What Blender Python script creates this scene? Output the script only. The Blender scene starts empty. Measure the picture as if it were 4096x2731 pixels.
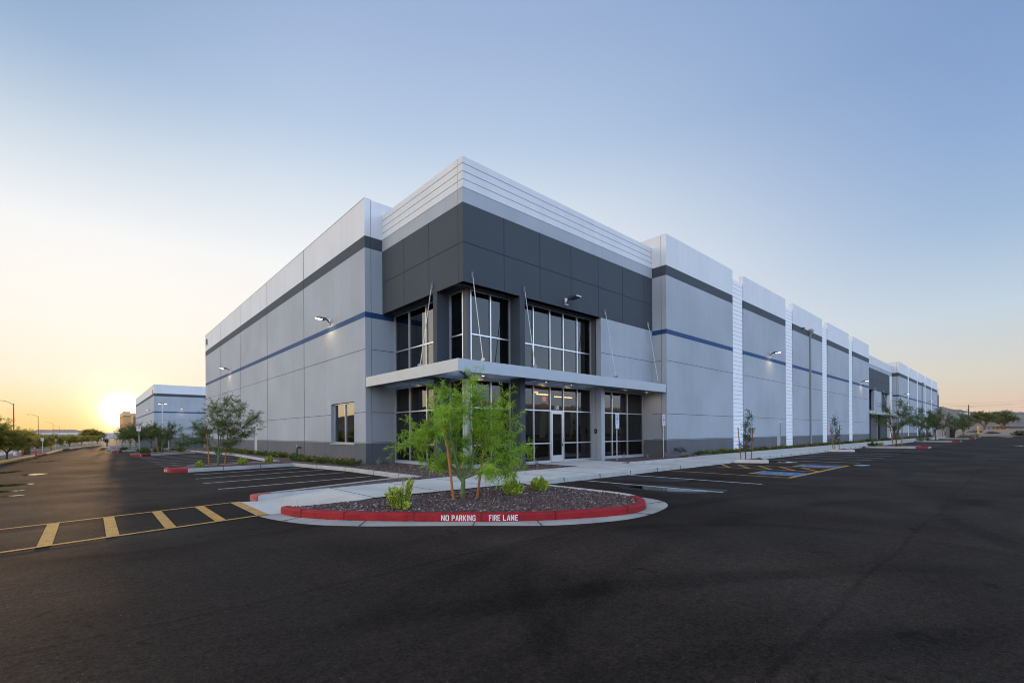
import bpy, bmesh, math, random
import numpy as np
from mathutils import Matrix, Vector
R = math.radians
sc = bpy.context.scene
col = sc.collection
random.seed(7)

# ------------------------------------------------------------------ camera
YAW, ROLL, FPX, HOR = 0.83288, -0.00646, 1854.03, 1730.46
fw = Vector((math.cos(YAW), math.sin(YAW), 0)); rt = Vector((math.sin(YAW), -math.cos(YAW), 0)); up = Vector((0, 0, 1))
cam = bpy.data.cameras.new('camera'); cam_o = bpy.data.objects.new('camera', cam); col.objects.link(cam_o)
M4 = Matrix.Identity(4)
for i, v in enumerate((rt*math.cos(ROLL)+up*math.sin(ROLL), up*math.cos(ROLL)-rt*math.sin(ROLL), -fw)):
    for j in range(3): M4[j][i] = v[j]
M4.translation = (-10.479, -14.226, 1.55)
cam_o.matrix_world = M4
cam.sensor_width = 36; cam.lens = FPX/4096*36; cam.shift_y = (HOR-1365.5)/4096
cam.clip_start = .05; cam.clip_end = 8000
sc.camera = cam_o

# ------------------------------------------------------------------ sky and sun
SUN_AZ, SUN_EL = R(87.8), R(2.2)
sun_dir = Vector((math.cos(SUN_AZ)*math.cos(SUN_EL), math.sin(SUN_AZ)*math.cos(SUN_EL), math.sin(SUN_EL)))
w = bpy.data.worlds.new("World"); sc.world = w; w.use_nodes = True
nt = w.node_tree; N = nt.nodes; LK = nt.links
bg = N['Background']; bg.inputs[1].default_value = .1
def wn(t, **k):
    n = N.new(t)
    for a, b in k.items(): setattr(n, a, b)
    return n
def wmath(op, a, b=None, clamp=False):
    n = wn('ShaderNodeMath', operation=op, use_clamp=clamp)
    for i, x in enumerate((a, b)):
        if x is None: continue
        if isinstance(x, (int, float)): n.inputs[i].default_value = x
        else: LK.new(x, n.inputs[i])
    return n.outputs[0]
def wramp(fac, stops, scale=10.):
    r = wn('ShaderNodeValToRGB'); el = r.color_ramp.elements
    r.color_ramp.interpolation = 'B_SPLINE' if False else 'LINEAR'
    mx = max(max(c) for _, c in stops); 
    while len(el) < len(stops): el.new(.5)
    for e, (p, c) in zip(el, stops): e.position = p
    for e, (p, c) in zip(el, stops): e.color = (c[0]/mx, c[1]/mx, c[2]/mx, 1)
    LK.new(fac, r.inputs[0])
    m = wn('ShaderNodeVectorMath', operation='SCALE'); LK.new(r.outputs[0], m.inputs[0]); m.inputs['Scale'].default_value = mx*scale
    return m.outputs[0]
def wmix(f, a, b):
    m = wn('ShaderNodeMix', data_type='RGBA'); m.clamp_result = False
    if isinstance(f, float): m.inputs[0].default_value = f
    else: LK.new(f, m.inputs[0])
    LK.new(a, m.inputs[6]); LK.new(b, m.inputs[7]); return m.outputs[2]
tc = wn('ShaderNodeTexCoord'); sx = wn('ShaderNodeSeparateXYZ'); LK.new(tc.outputs['Generated'], sx.inputs[0])
el_ = wmath('MAXIMUM', sx.outputs[2], 0.)
def wdot(v):
    d = wn('ShaderNodeVectorMath', operation='DOT_PRODUCT'); LK.new(tc.outputs['Generated'], d.inputs[0]); d.inputs[1].default_value = v; return d.outputs['Value']
hl = wmath('SQRT', wmath('SUBTRACT', 1.0001, wmath('MULTIPLY', el_, el_)))
s_ = wmath('DIVIDE', wdot((math.cos(SUN_AZ), math.sin(SUN_AZ), 0)), hl)
toward = wramp(el_, [(0, (1.0, .54, .12)), (.022, (1.0, .66, .22)), (.05, (1.0, .79, .44)), (.09, (1.0, .88, .68)), (.18, (1.0, .94, .87)), (.31, (.96, .965, .965)), (.43, (.73, .81, .89)), (.53, (.50, .63, .82)), (.66, (.36, .48, .72)), (1., (.2, .32, .58))])
side = wramp(el_, [(0, (.78, .55, .44)), (.035, (.79, .61, .48)), (.085, (.73, .69, .61)), (.18, (.58, .69, .79)), (.31, (.36, .51, .73)), (.43, (.27, .41, .68)), (.53, (.225, .355, .62)), (.66, (.21, .335, .6)), (.8, (.38, .48, .70)), (1., (.46, .55, .75))])
BK = 1.36
away = wramp(el_, [(0, (1.5*BK, 1.35*BK, 1.4*BK)), (.08, (1.45*BK, 1.6*BK, 1.9*BK)), (.25, (1.05*BK, 1.42*BK, 2.0*BK)), (.5, (.8*BK, 1.1*BK, 1.65*BK)), (.8, (.38, .48, .70)), (1., (.46, .55, .75))])
west = wramp(el_, [(0, (3.2, 2.1, 1.1)), (.05, (3.8, 2.9, 1.8)), (.15, (3.5, 3.05, 2.6)), (.35, (2.35, 2.3, 2.25)), (.6, (1.0, 1.1, 1.25)), (.8, (.38, .48, .70)), (1., (.46, .55, .75))])
def sstep(x, a, b):
    n = wn('ShaderNodeMapRange', interpolation_type='SMOOTHSTEP'); n.inputs[1].default_value = a; n.inputs[2].default_value = b
    LK.new(x, n.inputs[0]); return n.outputs[0]
grad = wmix(sstep(s_, 0., .85), side, toward)
grad = wmix(sstep(s_, -.12, -.6), grad, away)
wx = wmath('DIVIDE', wmath('MULTIPLY', sx.outputs[0], -1.), hl)
grad = wmix(wmath('MULTIPLY', sstep(wx, .14, .5), sstep(s_, -.75, -.1)), grad, west)
sky = wn('ShaderNodeTexSky', sky_type='NISHITA'); sky.sun_disc = False
sky.sun_elevation = SUN_EL; sky.sun_rotation = math.pi/2-SUN_AZ; sky.altitude = 500; sky.ozone_density = 2
skm = wn('ShaderNodeVectorMath', operation='SCALE'); LK.new(sky.outputs[0], skm.inputs[0]); skm.inputs['Scale'].default_value = 3.
cl = wn('ShaderNodeVectorMath', operation='MINIMUM'); LK.new(skm.outputs[0], cl.inputs[0]); cl.inputs[1].default_value = (10, 10, 10)
dk0 = wn('ShaderNodeVectorMath', operation='SCALE'); dk0.inputs[0].default_value = (-.38, -.29, -.20); LK.new(wmath('MULTIPLY', sstep(el_, .28, .62), sstep(sx.outputs[0], .32, -.12)), dk0.inputs['Scale'])
dk1 = wn('ShaderNodeVectorMath', operation='ADD'); LK.new(dk0.outputs[0], dk1.inputs[0]); dk1.inputs[1].default_value = (1, 1, 1)
gs = wn('ShaderNodeVectorMath', operation='MULTIPLY'); LK.new(grad, gs.inputs[0]); LK.new(dk1.outputs[0], gs.inputs[1]); grad = gs.outputs[0]
tot = wmix(.06, grad, cl.outputs[0])
sd = wmath('MAXIMUM', wdot(sun_dir), 0.)
def glow(p, k, c):
    g = wmath('MULTIPLY', wmath('POWER', sd, p), k*10)
    m = wn('ShaderNodeVectorMath', operation='SCALE'); m.inputs[0].default_value = c; LK.new(g, m.inputs['Scale'])
    global tot
    a = wn('ShaderNodeVectorMath', operation='ADD'); LK.new(tot, a.inputs[0]); LK.new(m.outputs[0], a.inputs[1]); tot = a.outputs[0]
glow(90, .10, (1., .80, .45)); glow(900, .5, (1, .86, .55)); glow(6000, 5., (1, .93, .75))
LK.new(tot, bg.inputs[0])
sl = bpy.data.lights.new('sun', 'SUN'); sl.energy = 2.5; sl.angle = R(.8); sl.color = (1, .56, .22)
so = bpy.data.objects.new('sun', sl); col.objects.link(so); so.rotation_euler = sun_dir.to_track_quat('Z', 'Y').to_euler()
sc.view_settings.view_transform = 'Standard'; sc.view_settings.look = 'None'; sc.view_settings.exposure = 0; sc.view_settings.gamma = 1
sc.render.engine = 'CYCLES'
sc.cycles.use_denoising = True; sc.cycles.filter_width = 1.05; sc.cycles.max_bounces = 6; sc.cycles.transparent_max_bounces = 12
sc.cycles.caustics_reflective = False; sc.cycles.caustics_refractive = False; sc.cycles.sample_clamp_indirect = 6

# ------------------------------------------------------------------ materials
def mat(name, c, rough=.7, var=.1, scale=3., bump=0., bscale=80., metal=0., spec=.4, streak=0., stretch=(1, 1, 1), emit=None, es=0., trans=0., fine=0., fscale=90., tint=None):
    m = bpy.data.materials.new(name); m.use_nodes = True; n = m.node_tree.nodes; l = m.node_tree.links
    b = n['Principled BSDF']; b.inputs['Base Color'].default_value = (*c, 1); b.inputs['Roughness'].default_value = rough
    b.inputs['Metallic'].default_value = metal; b.inputs['Specular IOR Level'].default_value = spec
    if emit: b.inputs['Emission Color'].default_value = (*emit, 1); b.inputs['Emission Strength'].default_value = es
    t = n.new('ShaderNodeTexCoord'); mp = n.new('ShaderNodeMapping'); mp.inputs['Scale'].default_value = stretch
    l.new(t.outputs['Object'], mp.inputs[0])
    def noise(sc_, det=5., src=None):
        x = n.new('ShaderNodeTexNoise'); x.inputs['Scale'].default_value = sc_; x.inputs['Detail'].default_value = det
        l.new((src or mp).outputs[0], x.inputs[0]); return x.outputs[0]
    def mapr(x, lo, hi, a=.3, b_=.7):
        r = n.new('ShaderNodeMapRange'); r.inputs[1].default_value = a; r.inputs[2].default_value = b_; r.inputs[3].default_value = lo; r.inputs[4].default_value = hi
        l.new(x, r.inputs[0]); return r.outputs[0]
    def mul(a, b_):
        x = n.new('ShaderNodeMath'); x.operation = 'MULTIPLY'; l.new(a, x.inputs[0]); l.new(b_, x.inputs[1]); return x.outputs[0]
    f = mapr(noise(scale), 1-var, 1+var)
    if fine: f = mul(f, mapr(noise(fscale, 2.), 1-fine, 1+fine))
    if streak:
        mp2 = n.new('ShaderNodeMapping'); mp2.inputs['Scale'].default_value = (1, 1, .06); l.new(t.outputs['Object'], mp2.inputs[0])
        f = mul(f, mapr(noise(2.2, 4., mp2), 1-streak, 1+streak))
    v = n.new('ShaderNodeVectorMath'); v.operation = 'SCALE'; l.new(f, v.inputs['Scale'])
    if tint:
        mx = n.new('ShaderNodeMix'); mx.data_type = 'RGBA'; mx.inputs[6].default_value = (*c, 1); mx.inputs[7].default_value = (*tint, 1)
        l.new(mapr(noise(scale*2.3, 3.), 0, 1), mx.inputs[0]); l.new(mx.outputs[2], v.inputs[0])
    else: v.inputs[0].default_value = c
    l.new(v.outputs[0], b.inputs['Base Color'])
    if bump:
        bp = n.new('ShaderNodeBump'); bp.inputs['Strength'].default_value = bump; bp.inputs['Distance'].default_value = .02
        l.new(noise(bscale, 3., t and mp), bp.inputs['Height']); l.new(bp.outputs[0], b.inputs['Normal'])
    if trans:
        tr = n.new('ShaderNodeBsdfTranslucent'); l.new(v.outputs[0], tr.inputs[0]); ms = n.new('ShaderNodeMixShader'); ms.inputs[0].default_value = trans
        l.new(b.outputs[0], ms.inputs[1]); l.new(tr.outputs[0], ms.inputs[2]); l.new(ms.outputs[0], n['Material Output'].inputs[0])
    return m
WHITE = mat('white_paint', (.70, .71, .72), .75, .035, .5, .12, 45, streak=.03)
LGREY = mat('light_grey_paint', (.385, .415, .448), .8, .085, .33, .25, 40, streak=.03, fine=.05, fscale=30)
DGREY = mat('dark_grey_paint', (.055, .068, .082), .8, .06, .6, .2, 40, fine=.08, fscale=30)
BASEG = mat('base_grey_paint', (.12, .125, .135), .8, .07, .7, .2, 40, streak=.04, fine=.06, fscale=30)
BLUE = mat('blue_paint', (.009, .057, .165), .7, .14, .8, .1, 40, streak=.12)
JOINTW = mat('shallow_groove', (.24, .25, .27), .9, .1)
JOINT = mat('joint_sealant', (.022, .024, .026), .9, .1)
METAL = mat('grey_metal', (.36, .40, .44), .42, .04, 2., metal=.35)
ALU = mat('aluminium', (.62, .64, .66), .32, .04, 2., metal=.75)
DMETAL = mat('dark_metal', (.10, .105, .11), .5, .1, metal=.4)
GALV = mat('galvanised_steel', (.48, .49, .5), .45, .12, 8., metal=.6)
APRON = mat('gutter_concrete', (.40, .365, .32), .85, .16, 1.6, .15, 90, fine=.1, fscale=40)
PILW = mat('bright_white_paint', (.86, .87, .88), .75, .02, .5, .1, 45)
CONC = mat('concrete', (.60, .57, .52), .85, .11, .9, .12, 120, fine=.06, fscale=60)
KERB = mat('kerb_concrete', (.46, .445, .42), .85, .12, 2., .15, 90, fine=.08, fscale=50)
RED = mat('red_kerb_paint', (.32, .018, .022), .6, .2, 4., .18, 70, fine=.14, fscale=30, spec=.2)
REDO = mat('worn_red_kerb_paint', (.42, .10, .085), .7, .25, 7., .15, 70)
YEL = mat('yellow_road_paint', (.55, .29, .065), .75, .16, 5., .1, 90, fine=.25, fscale=40)
WHT = mat('white_road_paint', (.62, .62, .62), .75, .16, 5., .1, 90, fine=.2, fscale=40)
BLU = mat('blue_road_paint', (.01, .15, .36), .7, .12, 6., fine=.15, fscale=40)
LETW = mat('white_lettering', (.78, .79, .8), .6, .06, 12.)
WOOD = mat('stake_wood', (.36, .13, .035), .75, .25, 9., .2, 40, stretch=(1, 1, .08))
BARK = mat('green_bark', (.13, .17, .065), .8, .25, 14., .3, 60)
BARKB = mat('brown_bark', (.11, .075, .045), .9, .25, 14., .3, 60)
def leaf(nm, c, t2, tr=.45): return mat(nm, c, .6, .42, 2.1, trans=tr, tint=t2, spec=.25, fine=.35, fscale=9.)
LEAF_PV = leaf('feather_leaf', (.23, .44, .035), (.40, .54, .055))
LEAF_DK = leaf('mesquite_leaf', (.09, .14, .045), (.16, .19, .055))
LEAF_GR = leaf('grey_green_leaf', (.06, .085, .045), (.09, .11, .05))
LEAF_SH = leaf('shrub_leaf', (.36, .50, .05), (.56, .60, .09), .35)
LEAF_LA = leaf('lantana_leaf', (.08, .15, .028), (.15, .21, .035))
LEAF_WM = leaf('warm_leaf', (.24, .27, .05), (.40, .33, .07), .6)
FLOWER = mat('orange_flower', (.75, .33, .03), .6, .2)
GRASSB = mat('grey_blade', (.20, .20, .15), .8, .3, 5.)
PIPEG = mat('painted_steel', (.24, .255, .275), .6, .05)
RUST = mat('old_pipe', (.09, .075, .065), .6, .3, 20., metal=.4)
DIRT = mat('desert_dirt', (.24, .175, .12), .95, .3, .15, .3, 3., fine=.2, fscale=2.)
HILL = mat('desert_hill', (.17, .125, .105), .95, .3, .012, fine=.45, fscale=.12)
ROCKM = mat('river_rock', (.16, .12, .10), .8, .4, 9.)
TANK = mat('tank_paint', (.62, .48, .36), .7, .05)
SIGNW = mat('sign_white', (.72, .74, .77), .5, .03)
SIGNB = mat('sign_blue', (.01, .10, .36), .5, .05)
SIGNR = mat('sign_red', (.5, .03, .03), .5, .05)
SIGNBK = mat('sign_back', (.42, .43, .44), .5, .06, metal=.3)
ORANGE = mat('safety_orange', (.75, .07, .015), .5, .1, 6.)
YELP = mat('safety_yellow', (.70, .36, .01), .5, .1, 6.)
BLACKM = mat('black_plastic', (.012, .012, .013), .4, .1)
INTW = mat('interior_wall', (.22, .215, .21), .9, .05)
INTF = mat('interior_floor', (.06, .055, .05), .6, .1)
TUBE = mat('lit_tube', (1, .9, .7), .5, .0, emit=(1, .62, .26), es=22.)
EXITM = mat('exit_red', (.5, .05, .02), .5, .0, emit=(1, .12, .05), es=7.)
BULB = mat('lit_bulb', (1, .9, .7), .5, .0, emit=(1, .72, .36), es=14.)
BULBW = mat('lit_panel', (1, .95, .85), .5, .0, emit=(1, .86, .62), es=7.)
BULBO = mat('unlit_panel', (.10, .10, .11), .3, .1)
TAN = mat('tan_block', (.30, .22, .17), .9, .1, 3.)
ROOFM = mat('shed_roof', (.20, .19, .18), .8, .1)
GREENS = mat('green_screen', (.015, .05, .03), .9, .2, 5.)
BLOCK = mat('grey_block_wall', (.14, .15, .165), .9, .1, 4.)
WATER = mat('puddle_water', (.010, .010, .011), .03, .0, spec=.5)
WETA = mat('wet_asphalt', (.010, .009, .009), .5, .3, 2., .1, 90, spec=.2)

def asphalt():
    m = bpy.data.materials.new('asphalt'); m.use_nodes = True; n = m.node_tree.nodes; l = m.node_tree.links; b = n['Principled BSDF']
    t = n.new('ShaderNodeTexCoord')
    def noise(s, d=4., st=(1, 1, 1), dist=0.):
        mp = n.new('ShaderNodeMapping'); mp.inputs['Scale'].default_value = st; l.new(t.outputs['Object'], mp.inputs[0])
        x = n.new('ShaderNodeTexNoise'); x.inputs['Scale'].default_value = s; x.inputs['Detail'].default_value = d; x.inputs['Distortion'].default_value = dist; l.new(mp.outputs[0], x.inputs[0]); return x.outputs[0]
    def mr(x, a, b_, lo, hi):
        r = n.new('ShaderNodeMapRange'); r.inputs[1].default_value = a; r.inputs[2].default_value = b_; r.inputs[3].default_value = lo; r.inputs[4].default_value = hi; l.new(x, r.inputs[0]); return r.outputs[0]
    def mul(a, c):
        x = n.new('ShaderNodeMath'); x.operation = 'MULTIPLY'; l.new(a, x.inputs[0]); l.new(c, x.inputs[1]); return x.outputs[0]
    f = mr(noise(.22, 5., dist=.6), .3, .7, .66, 1.36)
    f = mul(f, mr(noise(.9, 4., (.25, 1, 1), .5), .3, .72, .82, 1.2))
    f = mul(f, mr(noise(.8, 4., (1, .2, 1), .4), .3, .72, .84, 1.18))
    f = mul(f, mr(noise(130, 2.), .3, .75, .4, 1.7)); f = mul(f, mr(noise(11, 3.), .3, .7, .78, 1.25))
    f = mul(f, mr(noise(34, 2.), .3, .7, .62, 1.45))
    def vm(op, a, b_=None):
        x = n.new('ShaderNodeVectorMath'); x.operation = op; l.new(a, x.inputs[0])
        if b_ is not None: x.inputs[1].default_value = b_
        return x
    def mm(op, a, b_=None):
        x = n.new('ShaderNodeMath'); x.operation = op
        for i_, q in enumerate((a, b_)):
            if q is None: continue
            if isinstance(q, (int, float)): x.inputs[i_].default_value = q
            else: l.new(q, x.inputs[i_])
        return x.outputs[0]
    wob = mm('MULTIPLY', noise(.6, 3.), .5); brk = mr(noise(.35, 4.), .36, .58, 0, 1)
    for (cx_, cy_, rad, wd_, k_) in ((2, -21, 6.2, .2, .42), (2, -21, 7.7, .2, .4), (-13, -24, 12.5, .22, .38), (-13, -24, 14.1, .22, .38), (12, -30, 17, .24, .36), (12, -30, 18.6, .24, .34), (-9, -2, 4.4, .16, .25), (-5, -13, 3.2, .16, .3), (-3, -24, 13.2, .2, .3), (-3, -24, 14.7, .2, .3)):
        d_ = mm('ABSOLUTE', mm('SUBTRACT', mm('ADD', vm('LENGTH', vm('SUBTRACT', t.outputs['Object'], (cx_, cy_, 0)).outputs[0]).outputs['Value'], wob), rad+.25))
        f = mul(f, mm('SUBTRACT', 1., mm('MULTIPLY', mr(d_, wd_*.5, wd_*1.3, k_, 0), brk)))
    sy = n.new('ShaderNodeSeparateXYZ'); l.new(t.outputs['Object'], sy.inputs[0])
    sm_ = mm('ABSOLUTE', mm('SUBTRACT', mm('FRACT', mm('MULTIPLY', mm('ADD', sy.outputs[1], mm('MULTIPLY', noise(.3, 3.), .35)), .27)), .5))
    f = mul(f, mr(sm_, .004, .012, .72, 1.))
    sp = mr(noise(60, 1.), .735, .77, 1, 6.)
    f = mul(f, sp)
    dk = mr(noise(2.2, 6., dist=1.2), .66, .72, 1, .5); f = mul(f, dk)
    v = n.new('ShaderNodeVectorMath'); v.operation = 'SCALE'; v.inputs[0].default_value = (.031, .0222, .0168); l.new(f, v.inputs['Scale']); l.new(v.outputs[0], b.inputs['Base Color'])
    l.new(mr(noise(.5, 5.), .3, .7, .7, .92), b.inputs['Roughness']); b.inputs['Specular IOR Level'].default_value = .07
    bp = n.new('ShaderNodeBump'); bp.inputs['Strength'].default_value = .45; bp.inputs['Distance'].default_value = .012; l.new(noise(90, 3.), bp.inputs['Height']); l.new(bp.outputs[0], b.inputs['Normal'])
    return m
ASPH = asphalt()
def gravel():
    m = bpy.data.materials.new('gravel'); m.use_nodes = True; n = m.node_tree.nodes; l = m.node_tree.links; b = n['Principled BSDF']
    t = n.new('ShaderNodeTexCoord'); vo = n.new('ShaderNodeTexVoronoi'); vo.inputs['Scale'].default_value = 52; l.new(t.outputs['Object'], vo.inputs[0])
    sp = n.new('ShaderNodeSeparateColor'); l.new(vo.outputs['Color'], sp.inputs[0])
    r = n.new('ShaderNodeValToRGB'); e = r.color_ramp.elements
    for p, c in ((.35, (.075, .040, .034)), (.7, (.14, .080, .068)), (.9, (.24, .165, .145))): x = e.new(p); x.color = (*c, 1)
    e[0].color = (.022, .016, .015, 1); e[-1].color = (.42, .36, .34, 1)
    l.new(sp.outputs[0], r.inputs[0])
    no = n.new('ShaderNodeTexNoise'); no.inputs['Scale'].default_value = 1.3; l.new(t.outputs['Object'], no.inputs[0])
    mr = n.new('ShaderNodeMapRange'); mr.inputs[1].default_value = .3; mr.inputs[2].default_value = .7; mr.inputs[3].default_value = .8; mr.inputs[4].default_value = 1.2; l.new(no.outputs[0], mr.inputs[0])
    v = n.new('ShaderNodeVectorMath'); v.operation = 'SCALE'; l.new(r.outputs[0], v.inputs[0]); l.new(mr.outputs[0], v.inputs['Scale']); l.new(v.outputs[0], b.inputs['Base Color'])
    b.inputs['Roughness'].default_value = .9
    bp = n.new('ShaderNodeBump'); bp.invert = True; bp.inputs['Strength'].default_value = .9; bp.inputs['Distance'].default_value = .02; l.new(vo.outputs['Distance'], bp.inputs['Height']); l.new(bp.outputs[0], b.inputs['Normal'])
    return m
GRAV = gravel()
def glass(name, tint, ior, wav=.03):
    m = bpy.data.materials.new(name); m.use_nodes = True; n = m.node_tree.nodes; l = m.node_tree.links; n.remove(n['Principled BSDF'])
    t = n.new('ShaderNodeBsdfTransparent'); t.inputs[0].default_value = (*tint, 1); g = n.new('ShaderNodeBsdfGlossy'); g.inputs['Roughness'].default_value = .0
    g.inputs[0].default_value = (.93, .96, .95, 1)
    fr = n.new('ShaderNodeFresnel'); fr.inputs[0].default_value = ior; mx = n.new('ShaderNodeMixShader')
    tc_ = n.new('ShaderNodeTexCoord'); no = n.new('ShaderNodeTexNoise'); no.inputs['Scale'].default_value = .55; no.inputs['Detail'].default_value = 1.; l.new(tc_.outputs['Object'], no.inputs[0])
    bp = n.new('ShaderNodeBump'); bp.inputs['Strength'].default_value = wav; bp.inputs['Distance'].default_value = .15; l.new(no.outputs[0], bp.inputs['Height']); l.new(bp.outputs[0], g.inputs['Normal'])
    l.new(fr.outputs[0], mx.inputs[0]); l.new(t.outputs[0], mx.inputs[1]); l.new(g.outputs[0], mx.inputs[2]); l.new(mx.outputs[0], n['Material Output'].inputs[0]); return m
GLASS = glass('tinted_glass', (.075, .073, .065), 1.6)
GLASS2 = glass('office_glass', (.06, .06, .06), 1.9)

# ------------------------------------------------------------------ builders
WL = {}
class MB:
    def __init__(s): s.v = []; s.f = []; s.m = []; s.mats = []
    def mi(s, m):
        if m not in s.mats: s.mats.append(m)
        return s.mats.index(m)
    def poly(s, pts, m):
        i = len(s.v); s.v += [tuple(p) for p in pts]; s.f.append(tuple(range(i, i+len(pts)))); s.m.append(s.mi(m)); return s
    def box(s, x0, x1, y0, y1, z0, z1, m):
        i = len(s.v); s.v += [(x, y, z) for x in (x0, x1) for y in (y0, y1) for z in (z0, z1)]
        for q in ((0, 1, 3, 2), (4, 6, 7, 5), (0, 4, 5, 1), (2, 3, 7, 6), (0, 2, 6, 4), (1, 5, 7, 3)):
            s.f.append(tuple(i+k for k in q)); s.m.append(s.mi(m))
        return s
    def prism(s, pts, z0, z1, m, mtop=None):
        n = len(pts); i = len(s.v); s.v += [(p[0], p[1], z0) for p in pts]+[(p[0], p[1], z1) for p in pts]
        s.f.append(tuple(range(i+n-1, i-1, -1))); s.m.append(s.mi(m)); s.f.append(tuple(range(i+n, i+2*n))); s.m.append(s.mi(mtop or m))
        for k in range(n):
            s.f.append((i+k, i+(k+1) % n, i+n+(k+1) % n, i+n+k)); s.m.append(s.mi(m))
        return s
    def tube(s, pts, rad, m, n=8, caps=True):
        pts = [Vector(p) for p in pts]
        if not hasattr(rad, '__len__'): rad = [rad]*len(pts)
        base = len(s.v); mi = s.mi(m)
        d0 = (pts[1]-pts[0]).normalized(); a = d0.orthogonal().normalized()
        for k, p in enumerate(pts):
            d = (pts[min(k+1, len(pts)-1)]-pts[max(k-1, 0)]).normalized()
            a = (a-d*a.dot(d)).normalized(); b = d.cross(a)
            for j in range(n):
                t = 2*math.pi*j/n; s.v.append(tuple(p+(a*math.cos(t)+b*math.sin(t))*rad[k]))
        for k in range(len(pts)-1):
            for j in range(n):
                q = base+k*n; s.f.append((q+j, q+(j+1) % n, q+n+(j+1) % n, q+n+j)); s.m.append(mi)
        if caps:
            s.f.append(tuple(base+j for j in range(n-1, -1, -1))); s.m.append(mi)
            q = base+(len(pts)-1)*n; s.f.append(tuple(q+j for j in range(n))); s.m.append(mi)
        return s
    def lathe(s, c, prof, m, n=14):
        b = len(s.v); mi = s.mi(m)
        for r, z in prof:
            for j in range(n): t = 2*math.pi*j/n; s.v.append((c[0]+r*math.cos(t), c[1]+r*math.sin(t), c[2]+z))
        for k in range(len(prof)-1):
            for j in range(n): q = b+k*n; s.f.append((q+j, q+(j+1) % n, q+n+(j+1) % n, q+n+j)); s.m.append(mi)
        s.f.append(tuple(b+j for j in range(n-1, -1, -1))); s.m.append(mi); q = b+(len(prof)-1)*n; s.f.append(tuple(q+j for j in range(n))); s.m.append(mi); return s
    def build(s, name, parent=None, smooth=False, recalc=False):
        o0 = WL.get(parent.name, Vector((0, 0, 0))) if parent else Vector((0, 0, 0))
        me = bpy.data.meshes.new(name)
        me.from_pydata([(x-o0.x, y-o0.y, z-o0.z) for x, y, z in s.v], [], s.f)
        for m in s.mats: me.materials.append(m)
        me.polygons.foreach_set('material_index', s.m)
        if smooth: me.polygons.foreach_set('use_smooth', [True]*len(me.polygons))
        if recalc:
            bm = bmesh.new(); bm.from_mesh(me); bmesh.ops.recalc_face_normals(bm, faces=bm.faces); bm.to_mesh(me); bm.free()
        me.update()
        o = bpy.data.objects.new(name, me); col.objects.link(o)
        if parent: o.parent = parent; WL[o.name] = o0
        return o
def tag(o, label, cat, group=None):
    o['label'] = label; o['category'] = cat
    if group: o['group'] = group
    return o
def thing(name, loc, label, cat, group=None):
    o = bpy.data.objects.new(name, None); col.objects.link(o); o.location = loc; o.empty_display_size = .2
    WL[o.name] = Vector(loc); return tag(o, label, cat, group)
def struct(o, kind='structure'): o['kind'] = kind; return o
def copy_tree(o, loc=None, rz=0., label=None, parent=None, scale=None):
    c = o.copy(); col.objects.link(c)
    if parent: c.parent = parent
    if loc is not None: c.location = loc; c.rotation_euler = (0, 0, rz); WL[c.name] = Vector(loc)
    if scale: c.scale = scale if hasattr(scale, '__len__') else (scale,)*3
    if label: c['label'] = label
    for ch in list(o.children): copy_tree(ch, parent=c)
    return c
def wall(mb, ax, c, th, u0, u1, bands, ops=(), caps=True):
    """panel wall along axis ax at plane c; outside faces the low side, thickness th inward; ops are openings (u0,u1,z0,z1)"""
    P = (lambda u, z, d: (u, c+d, z)) if ax == 'x' else (lambda u, z, d: (c+d, u, z))
    us = sorted({u0, u1, *[o[0] for o in ops], *[o[1] for o in ops]}); zs = sorted({*[b[0] for b in bands], *[b[1] for b in bands], *[o[2] for o in ops], *[o[3] for o in ops]})
    mof = lambda z: next(b[2] for b in bands if b[0] <= z <= b[1])
    for a, b in zip(us, us[1:]):
        for p, q in zip(zs, zs[1:]):
            um, zm = (a+b)/2, (p+q)/2
            if any(o[0] < um < o[1] and o[2] < zm < o[3] for o in ops): continue
            m = mof(zm)
            for d in (0, th): mb.poly([P(a, p, d), P(b, p, d), P(b, q, d), P(a, q, d)], m)
    for o in ops:
        m = mof((o[2]+o[3])/2)
        for a in o[:2]: mb.poly([P(a, o[2], 0), P(a, o[3], 0), P(a, o[3], th), P(a, o[2], th)], m)
        for z in o[2:]: mb.poly([P(o[0], z, 0), P(o[1], z, 0), P(o[1], z, th), P(o[0], z, th)], m)
    if caps:
        for a in (u0, u1):
            for b in bands: mb.poly([P(a, b[0], 0), P(a, b[1], 0), P(a, b[1], th), P(a, b[0], th)], b[2])
        z = bands[-1][1]; mb.poly([P(u0, z, 0), P(u1, z, 0), P(u1, z, th), P(u0, z, th)], bands[-1][2])
    return mb
def strip(mb, ax, c, u0, u1, z0, z1, m=None, pr=.004):
    m = m or JOINT
    if ax == 'x': mb.box(u0, u1, c-pr, c+.02, z0, z1, m)
    else: mb.box(c-pr, c+.02, u0, u1, z0, z1, m)
def hj(mb, ax, c, u0, u1, z, w=.022, m=None): strip(mb, ax, c, u0, u1, z-w/2, z+w/2, m)
def vj(mb, ax, c, u, z0, z1, w=.022): strip(mb, ax, c, u-w/2, u+w/2, z0, z1)
_tc = {}
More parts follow.
